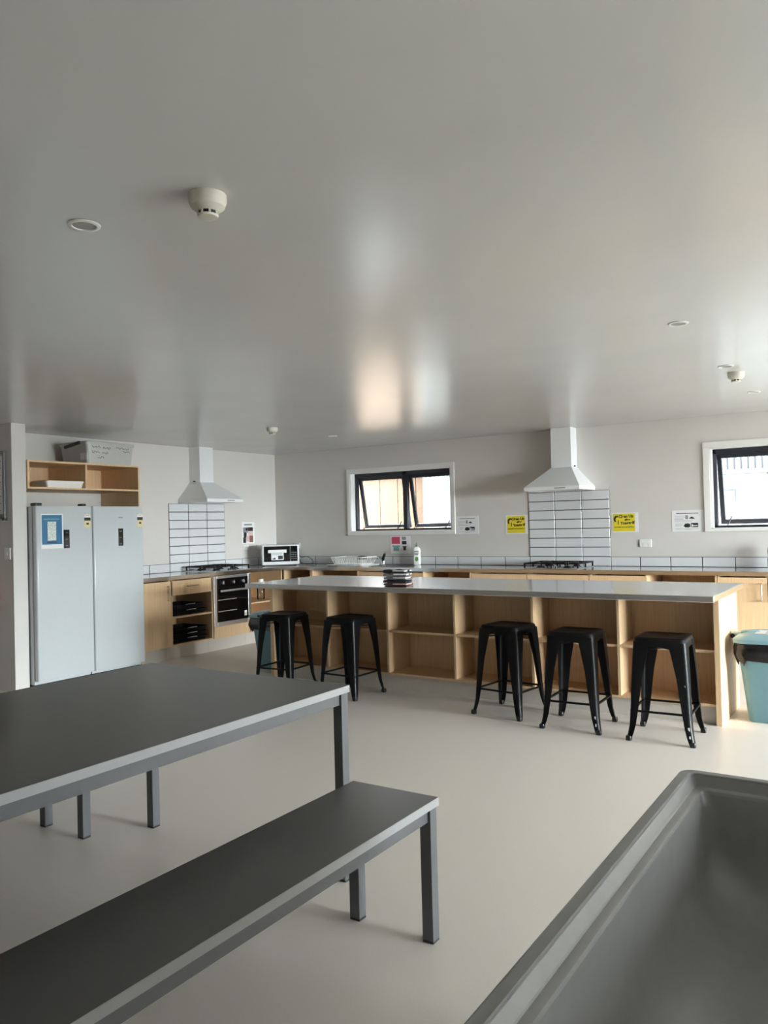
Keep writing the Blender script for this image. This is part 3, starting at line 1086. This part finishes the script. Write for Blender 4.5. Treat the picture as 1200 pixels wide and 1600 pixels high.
socket(on_back(4.932, 1.138), .118, .080, 'white double wall socket below the yellow sign near the white notice')
s = socket(on_back(.374, 1.140), .078, .076, 'white wall socket with a black plug behind the microwave', n=1)
socket(on_left(-.603, 1.143), .100, .070, 'white wall socket under the photo calendar on the oven wall')
socket(on_left(-.372, 1.143), .078, .070, 'small white wall socket next to the corner on the oven wall', n=1)
NIBM = Matrix(((1, 0, 0, .502), (0, 0, -1, -4.165), (0, 1, 0, 1.220), (0, 0, 0, 1)))
t = T('light_switch', 'white light switch on the dark face of the pillar', 'switch', (.502, -4.165, 1.22))
t.part('plate', MB().box(-.042, .042, -.052, .052, 0, .010, bev=.003, mtx=NIBM), PLASTW)
t.part('rocker', MB().box(-.008, .008, -.014, .014, .010, .014, bev=.001, mtx=NIBM), PLASTW)
# power cord of the microwave
pc = T('power_cord', 'black power cord looping on the worktop beside the microwave', 'cord', (.60, -.15, .905))
pc.part('plug', MB().box(.345, .385, -.045, -.0125, 1.105, 1.145, bev=.006), BLACK)
pts = []
ctrl = [(.365, -.045, 1.125), (.40, -.07, 1.09), (.45, -.08, 1.03), (.50, -.09, .99), (.60, -.10, 1.00), (.70, -.13, .97), (.76, -.17, .925), (.74, -.22, .911), (.66, -.22, .911), (.58, -.19, .925), (.53, -.16, .965), (.50, -.14, .96)]
for i in range(len(ctrl) - 1):
    p0, p1 = Vector(ctrl[max(0, i - 1)]), Vector(ctrl[i])
    p2, p3 = Vector(ctrl[i + 1]), Vector(ctrl[min(len(ctrl) - 1, i + 2)])
    for k in range(5):
        u = k / 5
        pts.append(.5 * ((2 * p1) + (p2 - p0) * u + (2 * p0 - 5 * p1 + 4 * p2 - p3) * u * u + (3 * p1 - p0 - 3 * p2 + p3) * u ** 3))
pc.part('cable', MB().tube(pts, .0045, 7), BLACK, smooth=True)

# ================================================================== NOTICES ON THE WALLS
def notice(x0, x1, z0, z1, label, name='wall_notice', cat='notice'):
    t = T(name, label, cat, ((x0 + x1) / 2, 0, z0))
    t.part('sheet', MB().box(x0, x1, -.0025, -.0008, z0, z1), PAPER)
    return t


def bars(t, name, lst, m, x0, z0, w_, h_):
    """flat printed marks given in fractions of the sheet"""
    mb = MB()
    for (a, b_, c, d) in lst:
        mb.box(x0 + a * w_, x0 + b_ * w_, -.0035, -.0022, z0 + c * h_, z0 + d * h_)
    return t.part(name, mb, m)


def white_notice(x0, x1, z0, z1, label):
    t = notice(x0, x1, z0, z1, label)
    w_, h_ = x1 - x0, z1 - z0
    bars(t, 'heading', [(.14, .84, .835, .865)], INK, x0, z0, w_, h_)
    bars(t, 'text_block', [(.08, .40, .70, .712), (.08, .42, .64, .652), (.08, .36, .57, .582), (.08, .66, .51, .522), (.08, .62, .46, .472),
                           (.1, .32, .36, .37), (.1, .34, .31, .32), (.1, .30, .26, .27), (.1, .84, .13, .142), (.4, .62, .085, .095)], INKG, x0, z0, w_, h_)
    bars(t, 'picture', [(.43, .51, .58, .76)], INKG, x0, z0, w_, h_)
    mb = MB()
    mb.prism([(x0 + w_ * u, -.0022, z0 + h_ * v) for u, v in ((.54, .60), (.58, .66), (.63, .70), (.68, .65), (.72, .62), (.70, .59))], (0, -.0013, 0))
    t.part('picture', mb, INK)
    mb = MB()
    mb.prism([(x0 + w_ * u, -.0022, z0 + h_ * v) for u, v in ((.37, .25), (.42, .20), (.52, .19), (.58, .23), (.58, .35), (.50, .39), (.41, .37))], (0, -.0013, 0))
    t.part('picture', mb, INK)
    bars(t, 'picture', [(.60, .82, .20, .40)], INK, x0, z0, w_, h_)
    bars(t, 'picture', [(.64, .80, .25, .29), (.62, .66, .22, .34)], PAPER, x0, z0 - .0, w_, h_).location.y -= .0008
    return t


white_notice(2.768, 3.056, 1.258, 1.468, 'white printed notice beside the first window, smaller, near the sink')
white_notice(5.198, 5.500, 1.249, 1.462, 'white printed notice touching the frame of the second window')


def yellow_sign(x0, x1, z0, z1, y0, y1, label):
    t = notice(x0, x1, z0, z1, label, 'yellow_sign', 'sign')
    pr = t.part('yellow_panel', MB().box(y0, y1, -.0033, -.0020, z0 + .010, z1 - .010), YELLOW)
    w_ = y1 - y0
    zc = (z0 + z1) / 2
    for body, sz, u, dz, bd in (('Clean Up', .040, .60, .062, .0016), ('after', .030, .66, .028, .0014), ('Yourself', .042, .66, -.006, .0016)):
        text_part('lettering', body, sz, on_back(y0 + w_ * u, zc + dz, .0036) @ Matrix.Rotation(.04, 4, 'Z'), INK, pr, t.loc, bd)
    text_part('lettering', 'Your mother does not work here', .0148, on_back(y0 + w_ * .5, zc - .047, .0036), INK, pr, t.loc, .0006)
    # plain curved mark at the side of the words
    m = MB()
    cx, cz = y0 + w_ * .17, zc + .035
    P_ = []
    for i in range(13):
        a = PI * (.30 + 1.0 * i / 12)
        P_.append(((cx + .030 * math.cos(a)), cz + .036 * math.sin(a)))
    Q_ = []
    for i in range(13):
        a = PI * (.30 + 1.0 * i / 12)
        Q_.append(((cx + .006 + .018 * math.cos(a)), cz - .004 + .024 * math.sin(a)))
    for i in range(12):
        m.prism([(P_[i][0], -.0032, P_[i][1]), (P_[i + 1][0], -.0032, P_[i + 1][1]), (Q_[i + 1][0], -.0032, Q_[i + 1][1]), (Q_[i][0], -.0032, Q_[i][1])], (0, -.0012, 0))
    t.part('printed_mark', m, INK, pr)
    m = MB()
    m.box(cx + .012, cx + .02, -.0042, -.0030, cz - .055, cz - .012)
    t.part('printed_mark', m, INK, pr)
    return t


yellow_sign(3.390, 3.662, 1.252, 1.462, 3.410, 3.628, 'yellow clean-up sign between the white notice and the tiled splashback')
yellow_sign(4.596, 4.866, 1.252, 1.455, 4.606, 4.832, 'yellow clean-up sign above the double wall socket')
# red and teal notice under the first window
t = notice(1.846, 2.132, 1.036, 1.246, 'white notice with red, teal and black pictures under the first window')
for a, b_, c, d, m in ((.06, .48, .55, .96, RED), (.08, .48, .38, .46, TEALP), (.14, .42, .14, .40, TEALP), (.58, .78, .78, .96, INKG), (.58, .80, .52, .72, INK), (.60, .80, .36, .42, INK), (.64, .77, .18, .36, INK)):
    bars(t, 'picture', [(a, b_, c, d)], m, 1.846, 1.036, .286, .21)
# photo calendar on the oven wall
t = T('photo_calendar', 'wall calendar with dark and pink pictures above the wall socket', 'calendar', (0, -.55, 1.187))
t.part('sheet', MB().box(.0008, .0025, -.668, -.434, 1.187, 1.470), PAPER)
t.part('heading', MB().box(.0022, .0032, -.63, -.48, 1.425, 1.445), INKG)
for y0, y1, z0, z1, m in ((-.650, -.560, 1.33, 1.40, INKG), (-.640, -.585, 1.27, 1.34, INK), (-.560, -.465, 1.35, 1.40, INK), (-.555, -.470, 1.29, 1.345, SKINP),
                          (-.650, -.600, 1.20, 1.27, INK), (-.595, -.540, 1.215, 1.285, SKINP), (-.535, -.465, 1.205, 1.29, BROWNP), (-.60, -.57, 1.36, 1.39, PAPER)):
    t.part('picture', MB().box(.0022, .0034, y0, y1, z0, z1), m)

# framed notice board on the pillar's dark face
t = T('notice_board', 'grey framed notice board with white sheets on the pillar face', 'notice board', (.0, -4.165, 1.525))
Mn = Matrix(((1, 0, 0, 0), (0, 0, -1, -4.165), (0, 1, 0, 0), (0, 0, 0, 1)))
m = MB()
m.box(-.72, .492, 1.525, 1.550, .0005, .022, bev=.003, mtx=Mn).box(-.72, .492, 2.108, 2.132, .0005, .022, bev=.003, mtx=Mn)
m.box(.468, .492, 1.550, 2.108, .0005, .022, bev=.003, mtx=Mn).box(-.72, -.696, 1.550, 2.108, .0005, .022, bev=.003, mtx=Mn)
t.part('frame', m, mat('board_frame_grey', (.20, .20, .20), .4, .3, noise=.03))
t.part('backing', MB().box(-.70, .47, 1.545, 2.112, .0005, .008, mtx=Mn), mat('board_grey', (.35, .36, .36), .7, noise=.05))
m = MB()
m.box(.458, .500, 1.514, 1.540, .0005, .026, bev=.003, mtx=Mn)
t.part('corner_cap', m, BLACK)
for k in range(3):
    x1 = .445 - k * .33
    so = t.part('sheet', MB().box(x1 - .30, x1, 1.57, 2.09, .008, .0095, mtx=Mn), PAPER)
    m = MB()
    for j in range(22):
        m.box(x1 - .28, x1 - .02 - .05 * (j % 3), 1.60 + j * .021, 1.606 + j * .021, .0095, .0102, mtx=Mn)
    t.part('printed_lines', m, INKG, so)
# red and white striped strip hanging on the pillar
t = T('striped_strip', 'red and white striped strip hanging at the pillar below the switch', 'tape', (.34, -4.165, .72))
m2 = MB()
n = 36
for k in range(n):
    z0, z1 = .72 + .345 * k / n, .72 + .345 * (k + 1) / n
    ring0 = [Vector((.355 + .030 * math.cos(2 * PI * i / 18), -4.196 + .030 * math.sin(2 * PI * i / 18), z0)) for i in range(18)]
    ring1 = [Vector((.355 + .030 * math.cos(2 * PI * i / 18), -4.196 + .030 * math.sin(2 * PI * i / 18), z1)) for i in range(18)]
    va = [m2.bm.verts.new(p) for p in ring0]
    vb = [m2.bm.verts.new(p) for p in ring1]
    for i in range(18):
        f_ = m2.bm.faces.new((va[i], va[(i + 1) % 18], vb[(i + 1) % 18], vb[i]))
        f_.material_index = 1 if ((k / 9. + i / 18.) % 1.0) < .5 else 0
bmesh.ops.remove_doubles(m2.bm, verts=m2.bm.verts[:], dist=1e-5)
t.part('roll', m2, [PLASTW, RED], smooth=True)

# ================================================================== CEILING FIXTURES
for i, (x, y, lab) in enumerate(((4.980, -6.615, 'round white recessed downlight in the ceiling beside the large smoke detector'),
                                 (6.211, -4.048, 'round white recessed downlight alone in the bright part of the ceiling'),
                                 (6.191, -2.655, 'round white recessed downlight just in front of the smoke detector near the second window'),
                                 (6.172, -1.349, 'round white recessed downlight between a smoke detector and the second window'),
                                 (1.960, -1.288, 'small recessed downlight in the ceiling near the first window'),
                                 (4.05, -1.30, 'recessed downlight in the ceiling before the window wall hood'))[:5]):
    t = T('downlight', lab, 'ceiling light', (x, y, HC), group='recessed downlights')
    m = MB(); m.lathe([(.050, HC - .0005), (.050, HC - .004), (.046, HC - .006), (.038, HC - .006), (.036, HC - .0005)], (x, y, 0), 28, cap0=False, cap1=False)
    t.part('trim_ring', m, PLASTW, smooth=True)
    m = MB(); m.lathe([(.037, HC - .001), (.037, HC - .0025)], (x, y, 0), 28)
    t.part('diffuser', m, mat('unlit_diffuser_%d' % i, (.34, .34, .33), .5, noise=.02), smooth=True)

for x, y, lab in ((5.454, -6.543, 'large cream smoke detector on the ceiling nearest the camera'),
                  (6.205, -2.36, 'smoke detector on the bright ceiling near the second window'),
                  (1.965, -2.285, 'small distant smoke detector on the ceiling before the oven corner')):
    t = T('smoke_detector', lab, 'smoke detector', (x, y, HC), group='ceiling smoke detectors')
    m = MB(); m.lathe([(.055, HC - .0005), (.055, HC - .022), (.053, HC - .026)], (x, y, 0), 32)
    t.part('base', m, CREAM, smooth=True)
    m = MB(); m.lathe([(.053, HC - .026), (.050, HC - .036), (.034, HC - .048), (.030, HC - .050)], (x, y, 0), 32)
    t.part('housing', m, CREAM, smooth=True)
    m = MB(); m.lathe([(.028, HC - .049), (.028, HC - .060)], (x, y, 0), 24)
    t.part('vent_slot', m, BLACK)
    m = MB()
    for k in range(8):
        a = 2 * PI * k / 8 + .2
        m.box(-.003, .003, .024, .031, -.061, -.048, mtx=Matrix.Translation((x, y, HC)) @ Matrix.Rotation(a, 4, 'Z'))
    m.lathe([(.031, HC - .060), (.029, HC - .066), (.012, HC - .068)], (x, y, 0), 24)
    t.part('cap', m, CREAM, smooth=True)

# ================================================================== STOOLS
SH = .645


def make_stool(label):
    t = T('bar_stool', label, 'stool', (0, 0, 0), group='black metal stools at the island', world=False)
    # pressed seat: rounded square, dished centre, rolled edge
    m = MB()
    m.loft([rring(0, 0, SH - .028, .158, .158, .045, 6), rring(0, 0, SH - .010, .155, .155, .045, 6), rring(0, 0, SH - .002, .149, .149, .042, 6), rring(0, 0, SH, .141, .141, .038, 6),
            rring(0, 0, SH - .001, .130, .130, .034, 6), rring(0, 0, SH - .006, .118, .118, .03, 6), rring(0, 0, SH - .006, .03, .012, .008, 6)], 0, False, True)
    t.part('seat', m, STOOLM, smooth=True, angle=60)
    # skirt below the seat, cut in a shallow arch on each side
    m = MB()
    for k in range(4):
        R = Matrix.Rotation(k * PI / 2, 4, 'Z')
        n = 12
        top, bot, topi, boti = [], [], [], []
        for i in range(n + 1):
            u = -1 + 2 * i / n
            zb = SH - .085 + .030 * (1 - u * u)
            top.append(R @ Vector((u * .125, -.157, SH - .027)))
            bot.append(R @ Vector((u * .128, -.161, zb)))
            topi.append(R @ Vector((u * .125, -.154, SH - .027)))
            boti.append(R @ Vector((u * .128, -.158, zb)))
        m.loft([top, bot, boti, topi], 0, False, False, closed=False)
    t.part('apron', m, STOOLM, smooth=True)
    # legs: folded sheet with a rounded outer corner, tapering, kicked out at the foot
    def leg_rings(sx, sy):
        rings = []
        for z, c, fl in ((SH - .026, .159, .106), (SH - .10, .164, .092), (.40, .173, .070), (.20, .182, .052), (.10, .189, .043), (.05, .197, .038), (.012, .205, .032)):
            r = min(.024, fl * .6)
            prof = []
            th = .004
            prof.append((c - fl, c))
            for i in range(6):
                a = PI / 2 - (PI / 2) * i / 5
                prof.append((c - r + r * math.cos(a), c - r + r * math.sin(a)))
            prof.append((c, c - fl))
            prof.append((c - th, c - fl))
            for i in range(6):
                a = (PI / 2) * i / 5
                prof.append((c - r + (r - th) * math.cos(a), c - r + (r - th) * math.sin(a)))
            prof.append((c - fl, c - th))
            rings.append([Vector((sx * p, sy * q_, z)) for p, q_ in prof])
        return rings
    for sx in (-1, 1):
        for sy in (-1, 1):
            m = MB().loft(leg_rings(sx, sy))
            lg = t.part('leg', m, STOOLM, smooth=True, angle=50)
            m = MB().loft([rring(sx * .191, sy * .191, z, h, h, .006) for z, h in ((0, .016), (.018, .017), (.03, .015))])
            t.part('foot_cap', m, BLACK, lg)
    zb, c = .185, .172
    for k in range(4):
        R = Matrix.Rotation(k * PI / 2, 4, 'Z')
        m = MB().box(-c, c, -c - .010, -c + .006, zb - .006, zb + .006, bev=.002, mtx=R)
        t.part('footrest', m, STOOLM)
    m = MB()
    for a in (PI / 4, -PI / 4):
        m.box(-.20, .20, -.012, .012, SH - .085, SH - .080, mtx=Matrix.Rotation(a, 4, 'Z'))
    t.part('cross_brace', m, STOOLM)
    return t.o


s1 = make_stool('black metal bar stool at the far island end in front of a teal bin')
s1.location = (2.575, -2.885, 0)
s1.rotation_euler = (0, 0, .09)
G = 'black metal stools at the island'
dup(s1, (3.270, -2.865, 0), -.06, 'black metal bar stool standing alone behind the corner of the charcoal table', G)
dup(s1, (4.685, -2.845, 0), -.12, 'black metal bar stool first in the row of three, furthest from the teal lidded bin', G)
s4 = dup(s1, (5.245, -2.965, 0), .03, 'black metal bar stool in the middle of the row of three', G)
s5 = dup(s1, (5.828, -2.985, 0), .04, 'black metal bar stool at the island end beside the lidded teal bin', G)
CHIP = mat('chipped_paint', (.7, .7, .68), .6, noise=.1)
for st, lst in ((s5, ((.10, .030), (.055, .022), (.36, .012))), (s4, ((.10, .028), (.06, .018)))):
    legs = [ch for ch in st.children if ch.name.startswith('leg')]
    lg = legs[2]          # sx=+1, sy=-1
    m = MB()
    for z, s_ in lst:
        c = .172 + (.40 - z) / .30 * .016 if z < .4 else .172
        c = .196 if z < .07 else (.188 if z < .15 else .174)
        m.box(c - .024, c - .024 + s_ * .35, -c - .0008, -c + .001, z - s_ / 2, z + s_ / 2, bev=.0004, seg=1)
    o = m.build('chipped_paint', CHIP, lg)

# ================================================================== TABLE, BENCHES
def table(name, label, cat, x0, x1, y0, y1, h, th=.028, leg=.042, rail=.045, group=None):
    cx, cy_ = (x0 + x1) / 2, (y0 + y1) / 2
    t = T(name, label, cat, (cx, cy_, 0), group=group)
    e = .0012
    tp_ = t.part('top', MB().box(x0 + e, x1 - e, y0 + e, y1 - e, h - th + .002, h, bev=.0006, seg=1), TOPG)
    m = MB()
    m.box(x0, x0 + e, y0, y1, h - th, h - .001).box(x1 - e, x1, y0, y1, h - th, h - .001)
    m.box(x0 + e, x1 - e, y0, y0 + e, h - th, h - .001).box(x0 + e, x1 - e, y1 - e, y1, h - th, h - .001)
    t.part('edging', m, EDGEG, tp_)
    i = .006
    zt = h - th
    m = MB()
    L_ = leg
    m.box(x0 + i + L_, x1 - i - L_, y0 + i + .010, y0 + i + .036, zt - rail, zt)
    m.box(x0 + i + L_, x1 - i - L_, y1 - i - .036, y1 - i - .010, zt - rail, zt)
    m.box(x0 + i + .010, x0 + i + .036, y0 + i + L_, y1 - i - L_, zt - rail, zt)
    m.box(x1 - i - .036, x1 - i - .010, y0 + i + L_, y1 - i - L_, zt - rail, zt)
    t.part('frame', m, LEGG)
    for (lx, ly) in ((x0 + i, y0 + i), (x1 - i - leg, y0 + i), (x0 + i, y1 - i - leg), (x1 - i - leg, y1 - i - leg)):
        lo = t.part('leg', MB().box(lx, lx + leg, ly, ly + leg, .008, zt - .001, bev=.002), LEGG)
        t.part('foot_cap', MB().box(lx + .001, lx + leg - .001, ly + .001, ly + leg - .001, 0, .010), BLACK, lo)
    return t


table('dining_table', 'large charcoal topped table with grey edging and square legs', 'table', 4.105, 5.272, -7.66, -5.645, .764)
table('bench', 'charcoal topped grey bench in front of the long table', 'bench', 5.440, 5.793, -7.68, -5.868, .475, group='charcoal benches')
table('bench', 'grey bench showing only its legs under the far side of the long table', 'bench', 3.640, 3.982, -7.70, -5.895, .475, group='charcoal benches')

# ================================================================== GREY TUB
TX0, TX1, TY0, TY1, TH = 6.632, 7.66, -7.78, -6.065, .75
cx, cy_ = (TX0 + TX1) / 2, (TY0 + TY1) / 2
hx, hy = (TX1 - TX0) / 2, (TY1 - TY0) / 2
tb = T('plastic_tub', 'large dark grey plastic tub with a stepped rim at the lower picture edge', 'tub', (cx, cy_, 0))
FL = .50
def tr_(ins, z, r):
    return rring(cx, cy_, z, hx - ins, hy - ins, max(r, .004), 6)
m = MB()
m.loft([tr_(.03, .42, .06), tr_(.02, .70, .05), tr_(.020, .715, .05)], 0, True, False)
m.loft([tr_(.020, .715, .05), tr_(.003, .716, .035), tr_(.0, .722, .035), tr_(.0, .744, .035), tr_(.0015, .7485, .033), tr_(.005, TH, .03), tr_(.024, TH, .015), tr_(.027, .7485, .012), tr_(.0275, .745, .012)], 0, False, False)
tb.part('outer_wall', m, TUBG, smooth=True, angle=16)
m = MB()
m.loft([tr_(.0275, .745, .012), tr_(.039, .724, .012), tr_(.0415, .7215, .012), tr_(.054, .7200, .016), tr_(.057, .7185, .02), tr_(.060, .712, .02)], 0, False, False)
tb.part('rim_ledge', m, TUBG, smooth=True, angle=16)
m = MB()
rg = [tr_(.060, .712, .02), tr_(.064, .690, .03), tr_(.069, .60, .045)]
for k in range(0, 9):
    a = (PI / 2) * k / 8
    rg.append(tr_(.070 + .14 * (1 - math.cos(a)), .58 - .14 * math.sin(a), .05 + .02 * k))
m.loft(rg, 0, False, True)
tb.part('basin', m, TUBG, smooth=True, angle=70)
for sx in (-1, 1):
    for sy in (-1, 1):
        lx, ly = cx + sx * (hx - .09), cy_ + sy * (hy - .09)
        tb.part('leg', MB().box(lx - .025, lx + .025, ly - .025, ly + .025, 0, .425, bev=.003), LEGG)

# ================================================================== BINS
def bin_(cx, cy_, rz, label, H=.53):
    t = T('rubbish_bin', label, 'bin', (cx, cy_, 0), rz, group='teal rubbish bins', world=False)
    m = MB()
    m.loft([rring(0, 0, 0, .165, .150, .04), rring(0, 0, .01, .172, .157, .045), rring(0, 0, H - .02, .225, .205, .06), rring(0, 0, H, .232, .212, .06)])
    t.part('body', m, TEAL, smooth=True)
    # bag folded over the rim: ragged lower hem
    m = MB()
    base = rring(0, 0, 0, 1, 1, .3, 8)
    rings = []
    rnd = random.Random(3)
    jit = [rnd.uniform(-.022, .022) for _ in base]
    for lev, (z, g_) in enumerate(((H + .012, .000), (H - .02, .010), (H - .07, .012), (H - .125, .004), (H - .126, .000))):
        rr = []
        for i, p in enumerate(rring(0, 0, z, .236 + g_ - (.02 if lev > 2 else 0) * .5, .216 + g_ - (.02 if lev > 2 else 0) * .5, .065, 8)):
            q_ = p.copy()
            wv = .006 * math.sin(i * 1.9 + lev) + .004 * math.sin(i * .7 + 2 * lev)
            d_ = Vector((p.x, p.y, 0)).normalized()
            q_ += d_ * wv
            if lev >= 3:
                q_.z += jit[i]
            rr.append(q_)
        rings.append(rr)
    m.loft(rings, 0, False, False)
    t.part('bin_bag', m, BAG, smooth=True, angle=80, label='black bin bag folded over the rim')
    # domed lid with raised ribs
    m = MB()
    m.loft([rring(0, 0, H + .006, .250, .228, .07), rring(0, 0, H + .030, .252, .230, .07), rring(0, 0, H + .045, .235, .213, .07), rring(0, 0, H + .062, .17, .15, .07), rring(0, 0, H + .064, .16, .14, .06)], 0, True, True)
    ld = t.part('lid', m, TEALL, smooth=True, angle=30)
    m = MB()
    m.box(-.225, -.10, -.03, .03, H + .035, H + .070, bev=.012)
    m.box(.10, .225, -.03, .03, H + .035, H + .070, bev=.012)
    t.part('rib', m, TEALL, ld, smooth=True)
    m = MB()
    m.cyl((-.272, -.045, H + .030), (-.272, .045, H + .030), .016, n=16)
    t.part('hinge_pin', m, BLACK, ld, smooth=True)
    t.part('hinge_bracket', MB().box(-.285, -.235, -.040, .040, H + .034, H + .050, bev=.006), TEALL, ld)
    return t, ld


b2, ld2 = bin_(6.385, -2.215, .0, 'teal rubbish bin with a sticker on its lid beside the island end panel')
b2.part('sticker', MB().box(-.12, .13, -.12, .06, .594, .5955), PAPER, ld2)
m = MB()
for k in range(3):
    m.box(-.06, .05 + .02 * k, -.09 + k * .04, -.08 + k * .04, .5955, .5962)
b2.part('sticker_print', m, INKG, ld2)
bin_(1.905, -2.16, PI / 2, 'teal rubbish bin behind the far bar stool at the oven end of the island', .505)

# ================================================================== TOWELS ON THE ISLAND
def towel(x, y, z, hx_, hy_, h, mats, label, seed, rz):
    t = T('folded_towel', label, 'towel', (x, y, z), rz, group='folded tea towels on the island', world=False)
    rnd = random.Random(seed)
    m = MB()
    # a fold: closed loop profile (two layers joined by a rounded fold on the -x side), swept along y with waviness
    n = 10
    rings = []
    ph = rnd.uniform(0, 6)
    for i in range(n + 1):
        v = -1 + 2 * i / n
        wob = .004 * math.sin(3 * v + ph)
        prof = []
        k = 8
        for j in range(k + 1):
            u = 1 - 2 * j / k
            prof.append((u * hx_ * .97, h * .98 + .004 * math.sin(5 * u + ph + v)))
        for j in range(1, 6):
            a = PI / 2 + PI * j / 6
            prof.append((-hx_ * .97 + h * .5 * math.cos(a), h * .5 + h * .48 * math.sin(a)))
        for j in range(k + 1):
            u = -1 + 2 * j / k
            prof.append((u * hx_ * .97, .0008 + .0012 * (1 + math.sin(4 * u + ph))))
        rings.append([Vector((p + wob, v * hy_, max(.0005, q_ + wob * .4))) for p, q_ in prof])
    m.loft(rings)
    t.part('cloth', m, mats[0], smooth=True, angle=60)
    if len(mats) > 1:
        m = MB()
        m.box(-hx_ * .2, hx_ * .99, -hy_ - .0015, -hy_ + .004, h * .55, h * .98, bev=.002)
        m.box(hx_ * .96, hx_ * 1.0, -hy_, hy_ * .9, h * .45, h * .95, bev=.002)
        t.part('stripe', m, mats[1])
    return t


TXc, TYc = 3.715, -2.80
z = .9005
for i, (h, ms, lab, hx_, hy_, rz) in enumerate((
        (.022, [TOWELR, SKINP], 'maroon folded tea towel at the bottom of the pile', .098, .065, .10),
        (.020, [TOWELB], 'black folded tea towel second from the bottom of the pile', .096, .068, .16),
        (.022, [TOWELG, TOWELW], 'grey folded tea towel with white edge in the pile middle', .094, .066, .12),
        (.024, [TOWELG, TOWELW], 'grey folded tea towel with white stripe just under the top one', .095, .064, .2),
        (.024, [TOWELB, TOWELW], 'black and white folded tea towel topmost on the pile', .092, .066, .08))):
    towel(TXc, TYc, z, hx_, hy_, h, ms, lab, i, rz)
    z += h + .004
